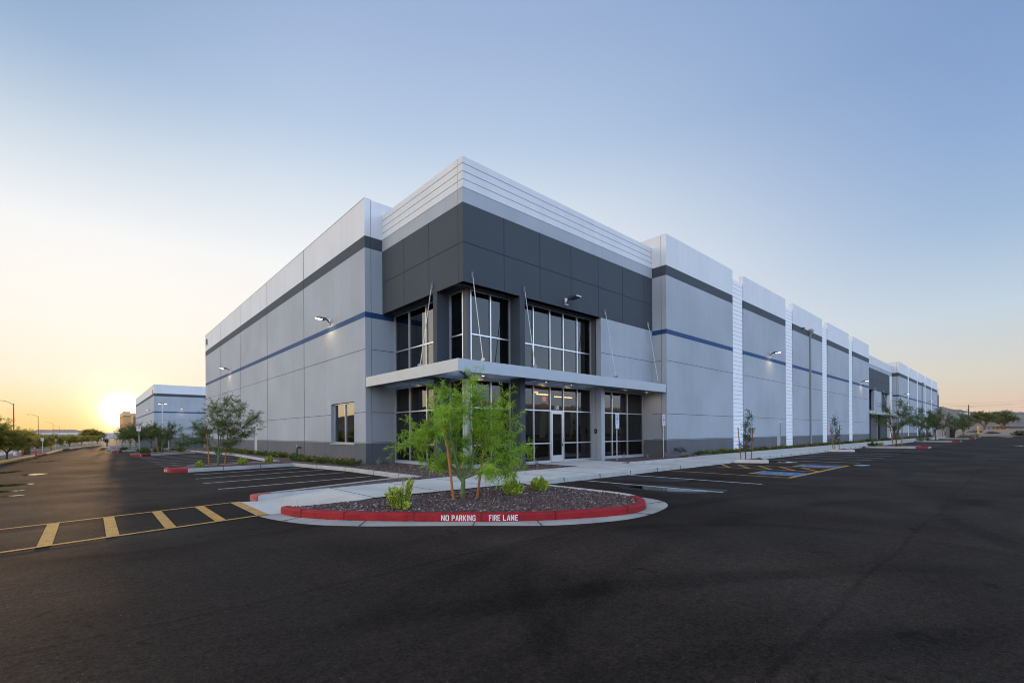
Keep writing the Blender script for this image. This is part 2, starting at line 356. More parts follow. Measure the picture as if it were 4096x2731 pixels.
def text_faces(mb, s, size, m, to3, bold=0.):
    """append the faces of a string; to3(x, y) maps flat text coordinates (x centred) to the world"""
    cu = bpy.data.curves.new('t', 'FONT'); cu.body = s; cu.size = size; cu.align_x = 'CENTER'; cu.resolution_u = 2; cu.offset = bold
    ob = bpy.data.objects.new('t', cu); col.objects.link(ob); bpy.context.view_layer.update()
    me = bpy.data.meshes.new_from_object(ob.evaluated_get(bpy.context.evaluated_depsgraph_get()))
    i = len(mb.v); mb.v += [tuple(to3(v.co.x, v.co.y)) for v in me.vertices]; k = mb.mi(m)
    for p in me.polygons: mb.f.append(tuple(i+q for q in p.vertices)); mb.m.append(k)
    bpy.data.objects.remove(ob); bpy.data.meshes.remove(me); bpy.data.curves.remove(cu)
def catmull(P, n=10):
    P = [Vector(p) for p in P]; out = []
    for i in range(len(P)-1):
        a, b, c, d = P[max(i-1, 0)], P[i], P[i+1], P[min(i+2, len(P)-1)]
        for k in range(n):
            t = k/n; out.append(.5*((2*b)+(c-a)*t+(2*a-5*b+4*c-d)*t*t+(3*b-a-3*c+d)*t**3))
    return out+[P[-1]]
def offset(P, d):
    out = []
    for i, p in enumerate(P):
        t = (P[min(i+1, len(P)-1)]-P[max(i-1, 0)]).normalized(); out.append(Vector((p.x-t.y*d, p.y+t.x*d)))
    return out
def kerb(mb, P, wd, z0, z1, m, closed=False, bev=.03):
    """kerb along the 2D line P (its face), wd wide to the left, top edge rounded"""
    P = [Vector((p[0], p[1])) for p in P]
    prof = [(0, z0), (-0.0, z1-bev), (bev*.3, z1-bev*.3), (bev, z1), (wd, z1), (wd, z0)]
    rows = [offset(P, d) for d, _ in prof]; b = len(mb.v); n = len(prof)
    for k in range(len(P)):
        for j in range(n): mb.v.append((rows[j][k].x, rows[j][k].y, prof[j][1]))
    mi = mb.mi(m)
    for k in range(len(P)-1):
        for j in range(n-1): q = b+k*n+j; mb.f.append((q, q+1, q+n+1, q+n)); mb.m.append(mi)
    for k in (0, len(P)-1): mb.f.append(tuple(b+k*n+j for j in range(n))); mb.m.append(mi)

# ------------------------------------------------------------------ ground, lot, walks, kerbs
def sheet(name, pts, z, m, parent=None):
    return MB().poly([(p[0], p[1], z) for p in pts], m).build(name, parent)
terr = MB()
def terrain_h(x, y):
    a = max(0., min(1., (x-135)/150.)); a = a*a*(3-2*a)
    return -.05+a*1.75*max(0., min(1., (y+95)/45.))
gx = list(np.linspace(-700, 120, 12))+list(np.linspace(140, 420, 22))+[600, 900, 1400, 2200]; gy = [-2500, -900, -300, -120]+list(np.linspace(-80, 80, 13))+[150, 300, 600, 1200, 2600, 5200]
for i in range(len(gx)-1):
    for j in range(len(gy)-1):
        terr.poly([(a, b, terrain_h(a, b)) for a, b in ((gx[i], gy[j]), (gx[i+1], gy[j]), (gx[i+1], gy[j+1]), (gx[i], gy[j+1]))], DIRT)
struct(terr.build('terrain'))
lot = MB(); lot.poly([(-14.7, -46, 0), (166, -46, 0), (163, -6, 0), (160, 3, 0), (60, 3, 0), (-.5, 3, 0), (-.5, 80, 0), (-9.3, 79, 0), (-11, 71, 0), (-12.5, 57, 0), (-12.7, 51, 0), (-13.4, 34, 0), (-14.1, 24, 0), (-14.7, 12, 0)], ASPH)
struct(lot.build('parking_lot'))

# sidewalk along the long facade, dropping to the asphalt at the ramp
side = MB()
def zt(x):
    def s(a, b, x): return max(0., min(1., (x-a)/(b-a)))
    return .15-.135*s(7.4, 9.2, x)+.135*s(12.2, 13.6, x)
xs = [-1.4, 4.45, 7.4, 8.1, 9.2, 12.2, 13.6, 15, 17, 40, 70, 100, 135]
def yn(x): return -1.9 if x < 14 else (-1.55 if x > 16 else -1.75)
for a, b in zip(xs, xs[1:]):
    side.poly([(a, -4.6, zt(a)), (b, -4.6, zt(b)), (b, yn(b), zt(b)), (a, yn(a), zt(a))], CONC)
    side.poly([(a, -4.6, zt(a)), (b, -4.6, zt(b)), (b, -4.62, zt(b)-.02), (a, -4.62, zt(a)-.02)], KERB)
    side.poly([(a, -4.62, zt(a)-.02), (b, -4.62, zt(b)-.02), (b, -4.63, -.02), (a, -4.63, -.02)], KERB)
side.poly([(4.45, -1.9, .15), (8.1, -1.9, .15), (8.1, .64, .15), (4.45, .64, .15)], CONC)
for a, b in zip(xs[3:], xs[4:8]):                       # exposed kerb behind the ramp
    side.poly([(a, yn(a), zt(a)), (b, yn(b), zt(b)), (b, yn(b)-.004, .155), (a, yn(a)-.004, .155)], KERB)
x = -1.4
while x < 134:
    if x > -1: side.box(x-.008, x+.008, -4.61, yn(x), zt(x)-.004, zt(x)+.003, JOINT); side.box(x-.012, x+.012, -4.634, -4.60, 0, zt(x)+.002, JOINT)
    x += 1.83 if not 7 < x < 13 else 2.2
side.box(-1.4, 135, -4.455, -4.44, .0, zt(9.5)+.003, JOINT)
struct(side.build('sidewalk'))
# diagonal walk over the island with its ramp
wk = MB(); wk.poly([(-5.87, -4.66, .15), (-1.4, -4.85, .15), (-1.4, -1.74, .15), (-5.87, -2.19, .15)], CONC)
wk.poly([(-7.66, -4.56, .012), (-5.87, -4.66, .15), (-5.87, -2.19, .15), (-7.60, -2.36, .012)], CONC)
wk.poly([(-8.14, -4.46, .009), (-7.66, -4.56, .012), (-7.60, -2.36, .012), (-8.14, -2.08, .009)], CONC)
for k in range(34):                                      # ribbed ramp
    x = -6.05-k*.042; z = .15-.138*(-5.87-x)/1.79
    wk.box(x-.010, x+.010, -4.45, -2.5, z-.002, z+.006, CONC)
for xx in (-5.87, -4.2, -2.6): wk.box(xx-.009, xx+.009, -4.7, -2.05, .14, .153, JOINT)
wk.poly([(-1.4, -4.66, .15), (-1.25, -4.66, .15), (-1.25, -4.9, .0), (-1.4, -4.9, .0)], KERB)
struct(wk.build('walkway'))
struct(sheet('gutter_kerb_flare', [(-7.6, -2.34), (-5.9, -2.17), (-5.9, -2.10), (-7.6, -2.26)], .153, KERB))

# the red kerbed island
KP = [(-7.76, -4.56), (-7.66, -5.1), (-7.36, -5.72), (-6.88, -6.4), (-6.29, -7.05), (-5.46, -7.9), (-4.5, -8.64), (-3.27, -9.2), (-2.5, -9.22), (-1.89, -8.9), (-1.45, -8.3), (-1.33, -7.4), (-1.33, -5.68), (-1.4, -4.9)]
kc = catmull(KP, 12)
acc = [0.]
for a, b in zip(kc, kc[1:]): acc.append(acc[-1]+(b-a).length)
def at_s(s):
    i = max(0, min(len(acc)-2, np.searchsorted(acc, s)-1)); t = (s-acc[i])/(acc[i+1]-acc[i]); p = kc[i]+(kc[i+1]-kc[i])*t; d = (kc[i+1]-kc[i]).normalized()
    return p, d
nred = 12*10-2
kr = MB(); kerb(kr, kc[:nred], .16, 0, .152, RED, bev=.035)
for s in (.7, 1.65, 2.95, 4.135, 5.45, 6.95):                    # cut joints
    p, d = at_s(s); nn = Vector((-d.y, d.x)); q = [p-nn*.004-d*.006, p-nn*.004+d*.006, p+nn*.17+d*.006, p+nn*.17-d*.006]; kr.prism([(a.x, a.y) for a in q], 0, .155, JOINT)
red = struct(kr.build('red_kerb'))
GL = {  # block stencil letters, strokes as polygons in a 0.62 x 1 cell
 'N': [[(0, 0), (.16, 0), (.16, 1), (0, 1)], [(.46, 0), (.62, 0), (.62, 1), (.46, 1)], [(.19, .98), (.19, .62), (.43, .02), (.43, .38)]],
 'O': [[(.28, 1), (.15, 1), (0, .85), (0, .15), (.15, 0), (.28, 0), (.28, .15), (.17, .2), (.17, .8), (.28, .85)], [(.34, 1), (.47, 1), (.62, .85), (.62, .15), (.47, 0), (.34, 0), (.34, .15), (.45, .2), (.45, .8), (.34, .85)]],
 'P': [[(0, 0), (.17, 0), (.17, 1), (0, 1)], [(.22, 1), (.45, 1), (.6, .85), (.6, .55), (.45, .4), (.22, .4), (.22, .54), (.38, .6), (.43, .7), (.38, .82), (.22, .86)]],
 'A': [[(0, 0), (.16, 0), (.29, .6), (.29, .98), (.24, .98)], [(.33, 1), (.42, 1), (.64, 0), (.47, 0), (.33, .65)], [(.2, .2), (.29, .2), (.29, .34), (.24, .34)]],
 'R': [[(0, 0), (.17, 0), (.17, 1), (0, 1)], [(.22, 1), (.45, 1), (.6, .85), (.6, .58), (.48, .46), (.62, 0), (.45, 0), (.33, .42), (.22, .42), (.22, .56), (.38, .6), (.43, .7), (.38, .82), (.22, .86)]],
 'K': [[(0, 0), (.17, 0), (.17, 1), (0, 1)], [(.22, .56), (.45, 1), (.62, 1), (.38, .54), (.62, 0), (.44, 0), (.22, .46)]],
 'I': [[(.05, 0), (.23, 0), (.23, 1), (.05, 1)]],
 'G': [[(.28, 1), (.15, 1), (0, .85), (0, .15), (.15, 0), (.28, 0), (.28, .15), (.17, .2), (.17, .8), (.28, .85)], [(.34, 1), (.47, 1), (.62, .85), (.62, .68), (.45, .68), (.45, .8), (.34, .85)], [(.34, 0), (.62, 0), (.62, .5), (.36, .5), (.36, .38), (.45, .38), (.45, .18), (.34, .15)]],
 'F': [[(0, 0), (.17, 0), (.17, 1), (0, 1)], [(.21, .84), (.58, .84), (.58, 1), (.21, 1)], [(.21, .44), (.48, .44), (.48, .6), (.21, .6)]],
 'E': [[(0, 0), (.17, 0), (.17, 1), (0, 1)], [(.21, .84), (.58, .84), (.58, 1), (.21, 1)], [(.21, .43), (.5, .43), (.5, .58), (.21, .58)], [(.21, 0), (.58, 0), (.58, .16), (.21, .16)]],
 'L': [[(0, 0), (.17, 0), (.17, 1), (0, 1)], [(.21, 0), (.58, 0), (.58, .16), (.21, .16)]]}
def stencil(mb, word, s0, s1, z0, h, place, m=LETW):
    wd = sum(.36 if c == 'I' else .74 for c in word)-.12; x = 0; k = (s1-s0)/wd
    for c in word:
        for poly in GL[c]:
            mb.poly([place(s0+(x+px)*k, z0+py*h) for px, py in poly], m)
        x += .36 if c == 'I' else .74
def on_red(s, z):
    p, d = at_s(s); return (p.x+d.y*.004, p.y-d.x*.004, z)
lt = MB()
for wd_, a, b in (('NO', 3.437, 3.574), ('PARKING', 3.623, 4.038), ('FIRE', 4.273, 4.468), ('LANE', 4.516, 4.778)): stencil(lt, wd_, a-.001, b+.001, .026, .100, on_red)
lt.build('kerb_lettering', red)
kg = MB(); kerb(kg, kc[nred-1:], .16, 0, .152, CONC, bev=.03); struct(kg.build('kerb'))
inner = offset(kc, .15)
struct(sheet('gravel_bed', [(p.x, p.y) for p in inner]+[(-3, -4.79), (-5.87, -4.67), (-7.5, -4.63)], .128, GRAV))
gp = [(-8.13, -4.50), (-8.0, -5.2), (-7.68, -6.05), (-7.16, -6.74), (-6.55, -7.32), (-5.67, -8.13), (-4.72, -9.0), (-3.41, -9.52), (-2.08, -9.42), (-1.2, -9.0), (-.84, -8.28), (-.95, -7.4), (-1.25, -6.3)]
gc = catmull(gp, 10); gm = MB(); ki = catmull(KP[:13], 10)
for k in range(len(gc)-1): gm.poly([(gc[k].x, gc[k].y, .004), (gc[k+1].x, gc[k+1].y, .004), (ki[k+1].x, ki[k+1].y, .012), (ki[k].x, ki[k].y, .012)], APRON)
for k in (12, 30, 49, 58, 75, 92): gm.prism([(gc[k].x, gc[k].y), (gc[k].x+.016, gc[k].y), (ki[k].x+.016, ki[k].y), (ki[k].x, ki[k].y)], .0, .0145, JOINT)
rgk = random.Random(12)
ko = offset(ki, -.018)
for k in range(8, len(ki)-28):
    if rgk.random() < .75:
        a_, b_ = rgk.uniform(.2, 1.4), rgk.uniform(.2, 1.4); gm.poly([(ki[k].x, ki[k].y, .0155), (ki[k+1].x, ki[k+1].y, .0155), (*(ki[k+1].lerp(ko[k+1], b_)), .0155), (*(ki[k].lerp(ko[k], a_)), .0155)], JOINT)
struct(gm.build('gutter_apron'))
# gravel between the walks and the building
struct(sheet('planting_bed', [(-7.5, -2.25), (-5.87, -2.17), (4.43, -1.91), (4.43, .62), (.62, .62), (.62, 6.5), (-.86, 6.5), (-.86, 47.4), (-4.2, 47.4), (-3.6, 34.5), (-2.95, 27), (-2.7, 21), (-3.1, 12.3), (-3.2, 9.8), (-2.55, 4.8), (-2.55, -.95), (-3.34, -.78), (-7.5, -2.03)], .128, GRAV))
struct(sheet('planting_bed', [(8.12, -1.87), (14, -1.87), (16, -1.56), (135, -1.56), (135, .6), (8.12, .6)], .13, GRAV))
# kerbs of the left bays
kk = MB()
kerb(kk, [(-4.2, 40), (-3.7, 35), (-3.25, 30.1), (-2.75, 25.2), (-2.86, 21), (-3.17, 12.35), (-5.2, 11.9), (-7.3, 11.5)], .15, 0, .15, KERB)
kerb(kk, [(-7.5, 9.05), (-5.2, 9.22), (-3.26, 9.62), (-2.61, 4.8), (-2.58, -.95)], .15, 0, .15, KERB)
kerb(kk, [(-2.55, -.62), (-3.34, -.72), (-7.35, -1.92)], .09, 0, .15, KERB)
for y, x in ((4.8, -2.61), (2.2, -2.597), (.3, -2.587), (7.2, -2.934)): kk.box(x-.004, x+.15, y-.01, y+.01, .01, .153, JOINT)
for x, y in ((-6.2, 9.146), (-4.7, 9.32)): kk.box(x-.01, x+.01, y-.005, y+.15, .01, .153, JOINT)
struct(kk.build('kerb'))
kt = MB(); kerb(kt, catmull([(-7.3, 11.5), (-7.95, 11.1), (-8.2, 10.2), (-8.05, 9.3), (-7.5, 9.05)], 6), .15, 0, .152, RED)
kto = struct(kt.build('red_kerb'))
lt = MB()
def on_tip(s, z):  # along the front of the tip
    a, b = Vector((-8.19, 9.62)), Vector((-7.62, 9.06)); p = a+(b-a)*s; return (p.x-.012, p.y-.03, z)
stencil(lt, 'LANE', .42, .86, .03, .085, on_tip); lt.build('kerb_lettering', kto); lt = MB(); stencil(lt, 'FIRE', -.05, .32, .03, .085, on_tip); lt.build('kerb_lettering', kto)
struct(sheet('gravel_bed', [(-3.1, 12.25), (-7.2, 11.4), (-7.8, 11), (-8.05, 10.2), (-7.9, 9.4), (-7.45, 9.18), (-5.2, 9.35), (-3.1, 9.75)], .126, GRAV))
rk = MB(); kerb(rk, [(-7.30, -1.90), (-7.62, -1.99), (-7.74, -2.12), (-7.66, -2.36)], .16, 0, .155, REDO); struct(rk.build('red_kerb'))
kf = MB(); kerb(kf, [(-7.62, -2.35), (-6.8, -2.29), (-5.9, -2.2)], .09, 0, .152, KERB); struct(kf.build('kerb'))
def island(pts, red=None, m=KERB):
    P = [Vector(p) for p in pts]; P = P+[P[0]]
    k = MB(); kerb(k, P, .15, 0, .15, m); o = struct(k.build('kerb'))
    struct(sheet('gravel_bed', [(p.x, p.y) for p in offset(P, .1)[:-1]], .126, GRAV))
    if red:
        q = MB(); kerb(q, [Vector(p) for p in red], .17, 0, .154, RED); return struct(q.build('red_kerb'))
    return o
island([(-8.2, 30.0), (-7.7, 28.9), (-3.9, 32.6), (-3.9, 36.5), (-7.6, 32.6), (-8.25, 31.2)], [(-8.26, 31.2), (-8.21, 29.99), (-7.7, 28.88), (-7.15, 29.42)])
island([(-9.0, 42.2), (-8.6, 41.2), (-7.9, 42.6), (-4.3, 45.5), (-4.3, 49.5), (-8.6, 44.8), (-9.05, 43.6)], [(-9.01, 42.2), (-8.6, 41.18), (-8.3, 41.8)])
island([(-9.2, 50.4), (-8.6, 50.2), (-5, 55), (-5, 58), (-9, 52.5)])
island([(-9.2, 62), (-8.6, 60.5), (-5, 66), (-5, 70), (-9.2, 65)])
# right hand islands
island([(13.0, -4.64), (13.6, -5.75), (13.9, -5.95), (14.4, -5.7), (16.1, -4.64)], m=CONC)
island([(29.9, -4.64), (30.6, -5.85), (30.9, -6.0), (31.4, -5.75), (33.1, -4.64)], m=CONC)
def place_tip(x, y):
    return lambda s, z: (x+s*1.3, y, z)
for x0 in (40.7, 70.6, 98.8, 132.8):
    o = island([(x0, -4.64), (x0, -8.2), (x0+.5, -8.95), (x0+2.4, -8.95), (x0+2.9, -8.3), (x0+3, -4.64)], [(x0-.01, -8.25), (x0+.5, -8.97), (x0+2.4, -8.97), (x0+2.92, -8.3)])
    lt = MB(); stencil(lt, 'NO', 0, .34, .025, .115, place_tip(x0+.55, -8.98)); lt.build('kerb_lettering', o); lt = MB(); stencil(lt, 'PARKING', .44, 1.4, .025, .115, place_tip(x0+.55, -8.98)); lt.build('kerb_lettering', o)
# left street side: kerb, verge and footpath
KERB_GLOW = mat('kerb_sunset_glow', (.85, .46, .10), .4, .2, 3., .08, 60, spec=.6)  # orange sunset glow on the kerb is painted into its base colour
kl = MB(); kerb(kl, [(-14.9, 8), (-14.55, 15), (-14.2, 23.5), (-13.8, 29.2), (-13.38, 34)], .18, 0, .16, KERB_GLOW, bev=.07); kerb(kl, [(-13.1, 39.4), (-12.85, 46), (-12.6, 53)], .18, 0, .16, KERB_GLOW, bev=.07); kerb(kl, [(-12.2, 58), (-11, 70.9), (-9.4, 78)], .18, 0, .12, KERB_GLOW)
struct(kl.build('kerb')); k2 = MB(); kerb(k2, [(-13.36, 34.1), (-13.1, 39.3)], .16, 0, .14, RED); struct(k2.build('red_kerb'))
struct(sheet('verge', [(-14.7, 8), (-14.3, 23.5), (-13.5, 34), (-13.25, 39.4), (-12.75, 53), (-12.2, 58), (-11.1, 71), (-9.4, 79), (-9.4, 95), (-40, 95), (-40, 8)], .10, DIRT))
struct(sheet('footpath', [(-17.6, 8), (-16.2, 8), (-15.3, 40), (-14.6, 60), (-15.8, 60), (-16.6, 40)], .115, CONC))

# road markings
mk = MB()
def line(p, q, wd, m=WHT, z=.005):
    p, q = Vector(p), Vector(q); d = (q-p).normalized(); n_ = Vector((-d.y, d.x))*wd/2
    mk.poly([(*(p+n_), z), (*(q+n_), z), (*(q-n_), z), (*(p-n_), z)], m)
for p, q in (((-7.5, 7.45), (-3.15, 8.15)), ((-7.75, 5.33), (-3.04, 6.1)), ((-7.83, 3.32), (-2.95, 4.08)), ((-7.8, 1.15), (-2.95, 1.7))): line(p, q, .085)
for k in range(8): line((-7.85-.02*k, 12.75+2.1*k), (-3.2, 13.6+2.25*k), .09)
for k in range(4): line((-8.1, 33.5+2.1*k), (-4.1, 37.5+2.1*k), .09)
for x in (1.28, 3.9): line((x, -4.68), (x+.12, -9.12), .09)
for x in list(np.arange(16.75, 30, 2.78))+list(np.arange(33.4, 40.5, 2.4))+list(np.arange(46, 70, 2.7))+list(np.arange(76, 98, 2.7))+list(np.arange(104, 132, 2.75)): line((x, -4.7), (x-.1, -9.05), .09)
line((6.6, -4.65), (6.58, -9.1), .1, YEL); line((6.53, -9.06), (14.35, -9.06), .14, YEL, .0062); line((9.83, -4.66), (9.81, -9.0), .1, YEL); line((11.55, -4.66), (11.68, -9.0), .1, YEL); line((14.25, -4.7), (14.27, -9.0), .1, YEL)
for y in (-4.7, -5.5, -6.35, -7.2, -8.05): line((11.5, y), (9.88, y-1.05), .11, YEL, .0058)
for x in (7.45, 12.3):
    mk.poly([(x, -8.98, .0056), (x+1.45, -8.98, .0056), (x+1.45, -7.55, .0056), (x, -7.55, .0056)], BLU); line((x-.06, -7.5), (x+1.5, -7.5), .1, YEL, .0066); line((x-.05, -8.98), (x-.05, -7.5), .09, YEL, .0066)
    cx, cy = x+.68, -8.32                                                    # wheelchair symbol, read from the aisle
    pts = [(cx+.33*math.cos(t), cy+.33*math.sin(t)) for t in np.linspace(R(150), R(390), 13)]
    for a, b in zip(pts, pts[1:]): line(a, b, .09, YEL, .0069)
    for a, b in (((cx-.12, cy+.42), (cx-.05, cy+.05)), ((cx-.05, cy+.05), (cx+.28, cy+.03)), ((cx+.28, cy+.03), (cx+.42, cy-.32)), ((cx-.1, cy+.25), (cx+.2, cy+.25))): line(a, b, .09, YEL, .0069)
    mk.prism([(cx-.14+.09*math.cos(t), cy+.55+.09*math.sin(t)) for t in np.linspace(0, 6.28, 11)[:-1]], .0064, .0069, YEL)
line((-12.9, -3.12), (-8.06, -2.14), .085, YEL, .0115); line((-12.9, -5.42), (-7.9, -4.40), .09, YEL, .0115)
for k in range(4):
    x = -11.78+.735*k; yt = -2.14-(x+8.06)*-.2025*1
    mk.poly([(x, -3.12+(x+12.9)*.2025, .0105), (x+.155, -3.12+(x+13.05)*.2025, .0105), (x+.155, -5.42+(x+13.05)*.204, .0105), (x, -5.42+(x+12.9)*.204, .0105)], YEL)
x = -8.84; mk.poly([(x, -2.30, .0105), (x+.17, -2.27, .0105), (x+.17, -4.58, .0105), (x, -4.6, .0105)], YEL)
mk.poly([(-8.13, -2.12, .0135), (-7.95, -2.12, .0135), (-7.95, -4.44, .0135), (-8.13, -4.46, .0135)], YEL)
struct(mk.build('road_markings'))
# puddles and damp patches
def blob(name, pts, m, z, n=6):
    c = catmull([*pts, pts[0]], n); return struct(sheet(name, [(p.x, p.y) for p in c[:-1]], z, m))
blob('damp_asphalt', [(.3, -6.9), (.9, -6.2), (1.45, -6.5), (1.9, -7.2), (1.85, -8.1), (2.0, -8.95), (1.2, -9.0), (.45, -8.4)], WETA, .0025)
blob('puddle', [(.75, -6.75), (1.2, -6.75), (1.5, -7.3), (1.4, -8.0), (1.55, -8.6), (1.2, -8.75), (.75, -8.2), (.6, -7.4)], WATER, .0038)
blob('damp_asphalt', [(2.5, -4.85), (3.6, -5.6), (3.75, -7.0), (2.9, -6.9), (2.15, -5.5)], WETA, .0025)
blob('puddle', [(14.75, -9.15), (15.5, -9.3), (15.1, -9.75), (14.4, -9.5)], WATER, .0038)
blob('puddle', [(14.75, -6.0), (15.6, -6.1), (15.5, -6.75), (14.6, -6.5)], WATER, .0038)
for a in ([(-12.9, 7.75), (-11.95, 7.6), (-11.95, 7.05), (-12.9, 6.6)], [(-12.8, 5.3), (-11.9, 5.0), (-12.1, 4.75), (-12.8, 4.6)], [(-12.7, 3.6), (-11.8, 3.45), (-12.0, 3.25), (-12.7, 3.1)], [(-12.5, 12.4), (-12.27, 13.1), (-11.78, 12.7), (-12.0, 12.1), (-12.35, 12.0)], [(-13.2, 24.2), (-12.5, 25.8), (-11.8, 26.9), (-12.4, 24.6)], [(-13.5, 15.2), (-12.7, 15.9), (-13.1, 14.3), (-13.6, 13.9)]):
    blob('puddle', a, WATER, .0038)
blob('puddle', [(128, -10.8), (139, -12.5), (137, -14.5), (126, -12.6)], WATER, .0038)
blob('puddle', [(52, -13.6), (56.5, -13.6), (56, -14.3), (52, -14.2)], WATER, .0038)
# loose stones on the gravel beds
def stones(name, poly, n, z, smin=.012, smax=.03):
    from mathutils.geometry import intersect_point_tri_2d
    mb = MB(); xs_ = [p[0] for p in poly]; ys_ = [p[1] for p in poly]; rg = random.Random(5)
    def ins(x, y):
        c = False
        for (ax, ay), (bx, by) in zip(poly, poly[1:]+poly[:1]):
            if (ay > y) != (by > y) and x < (bx-ax)*(y-ay)/(by-ay)+ax: c = not c
        return c
    ms = [mat('stone_%d' % i, c, .85, .3, 30.) for i, c in enumerate([(.05, .028, .024), (.10, .06, .052), (.18, .12, .108), (.38, .32, .30)])]
    while n > 0:
        x, y = rg.uniform(min(xs_), max(xs_)), rg.uniform(min(ys_), max(ys_))
        if not ins(x, y): continue
        n -= 1; s = rg.uniform(smin, smax); a = rg.uniform(0, 6.28); m = ms[rg.choices((0, 1, 2, 3), (4, 5, 2.2, .8))[0]]
        t = [(x+s*math.cos(a+k*1.57)*rg.uniform(.6, 1.2), y+s*math.sin(a+k*1.57)*rg.uniform(.6, 1.2), z+s*rg.uniform(.1, .5)) for k in range(4)]; T = (x+rg.uniform(-.3, .3)*s, y+rg.uniform(-.3, .3)*s, z+s*rg.uniform(.7, 1.1))
        for k in range(4): mb.poly([t[k], t[(k+1) % 4], T], m); mb.poly([t[k], t[(k+1) % 4], (t[(k+1) % 4][0], t[(k+1) % 4][1], z-.01), (t[k][0], t[k][1], z-.01)], m)
    return struct(mb.build(name), 'stuff')
stones('gravel_stones', [(p.x, p.y) for p in inner[::6]]+[(-3, -4.85), (-5.87, -4.72), (-7.3, -4.68)], 6500, .126)
stones('gravel_stones', [(-3.2, -2.0), (4.3, -1.95), (4.3, .3), (-.1, .2), (-.1, 5), (-2.4, 5), (-2.4, -.95), (-3.2, -1.0)], 3000, .126)

# ------------------------------------------------------------------ the warehouse
Z = dict(B=1.093, J=5.549, L=2.569, bb=7.047, bt=7.312, D=10.327, W=10.891, T=12.647)
GLARE_TINT = [mat('glare_tint_base', (.22, .14, .09), .85, .08), mat('glare_tint_wall', (.62, .33, .13), .85, .05, .5, streak=.05), mat('glare_tint_band', (.34, .17, .07), .85, .05), mat('glare_tint_top', (.72, .46, .22), .8, .05)]  # farthest warehouse: orange sunset glare put into the wall colours
def glare_bands(dz=0., z0=0.): return [(z0+dz, Z['B']+dz, GLARE_TINT[0]), (Z['B']+dz, Z['bb']+dz, GLARE_TINT[1]), (Z['bb']+dz, Z['bt']+dz, GLARE_TINT[2]), (Z['bt']+dz, Z['D']+dz, GLARE_TINT[1]), (Z['D']+dz, Z['W']+dz, GLARE_TINT[2]), (Z['W']+dz, Z['T']+dz, GLARE_TINT[3])]
def bands(dz=0., z0=0.): return [(z0+dz, Z['B']+dz, BASEG), (Z['B']+dz, Z['bb']+dz, LGREY), (Z['bb']+dz, Z['bt']+dz, BLUE), (Z['bt']+dz, Z['D']+dz, LGREY), (Z['D']+dz, Z['W']+dz, DGREY), (Z['W']+dz, Z['T']+dz, WHITE)]
TZ = dict(so=7.315, dj=8.81, dt=10.325, wb=10.90, t=12.07)
TB = [(TZ['so'], TZ['dt'], DGREY), (TZ['dt'], TZ['wb'], LGREY), (TZ['wb'], TZ['t'], WHITE)]
bld = thing('warehouse', (0, 0, 0), 'long grey and white warehouse with the dark glazed corner entrance numbered 100', 'warehouse')
def wing_panel(parent, ax, c, u0, u1, dz=0., ops=(), joint_at=(), th=.3, bf=None):
    mb = MB(); wall(mb, ax, c, th, u0, u1, (bf or bands)(dz, -.2), ops)
    def segs(z):
        s = [(u0, u1)]
        for o in ops:
            if o[2] < z < o[3]: s = [(a, o[0]) for a, b in s if a < o[0]]+[(o[1], b) for a, b in s if b > o[1]]
        return s
    for zz in (Z['J'], Z['L'], Z['B']+.035):
        for a, b in segs(zz+dz): hj(mb, ax, c, a+.004, b-.004, zz+dz)
    for u in joint_at: vj(mb, ax, c, u, .1+dz, Z['T']+dz-.01, .03)
    return mb.build('wall_panel', parent)
# left wing
edges = [6.563, 15.01, 22.896, 31.085, 39.34, 47.47]
for k, (a, b) in enumerate(zip(edges, edges[1:])):
    ops = [(7.85, 10.80, 1.06, 3.14)] if k == 0 else ([(25.84, 26.80, .12, 2.24)] if k == 2 else [])
    wing_panel(bld, 'y', -.885, a, b-.022, ops=ops)
mb = MB(); [vj(mb, 'y', -.886, e-.011, .1, 12.64, .045) for e in edges[1:-1]]; mb.box(-.90, -.56, 6.57, 47.45, 12.645, 12.675, METAL); mb.build('coping', bld)
mb = MB(); wall(mb, 'x', 6.566, .28, -.565, 2.2, bands(0, -.2)); [hj(mb, 'x', 6.566, -.56, .66, z) for z in (Z['J'], Z['L'], Z['B']+.035)]; vj(mb, 'x', 6.575, -.575, .1, 12.6, .022); mb.build('return_wall', bld)
# right wing
rx = [(13.377, 22.26), (24.1, 32.88), (34.78, 43.55), (45.44, 54.135), (56.01, 64.55)]
far = [(86.4, 95.1), (96.9, 105.6), (107.4, 116.1), (118, 126.6), (128.5, 137.2)]
for a, b in rx+far:
    ops = [(30.70, 31.62, .14, 2.26)] if a == 24.1 else []
    wing_panel(bld, 'x', -.878, a, b, ops=ops)
def pilaster(a, b, y=-.80, top=12.07, z0=-.1):
    mb = MB(); mb.box(a+.012, b-.012, y, y+.4, z0, top, PILW); z = top-.295
    while z > .2: hj(mb, 'x', y, a+.014, b-.014, z, .02, JOINTW); z -= .295
    return mb.build('pilaster', bld)
for L_ in (rx, far):
    for (a, b), (c, d) in zip(L_, L_[1:]): pilaster(b, c)
for c in (13.377, 86.4):
    mb = MB(); wall(mb, 'y', c+.003, .28, -.555, 2.4, bands(0, -.2)); [hj(mb, 'y', c+.003, -.55, .0, z) for z in (Z['J'], Z['L'], Z['B']+.035)]; vj(mb, 'y', c+.012, -.567, .1, 12.6, .022); mb.build('return_wall', bld)
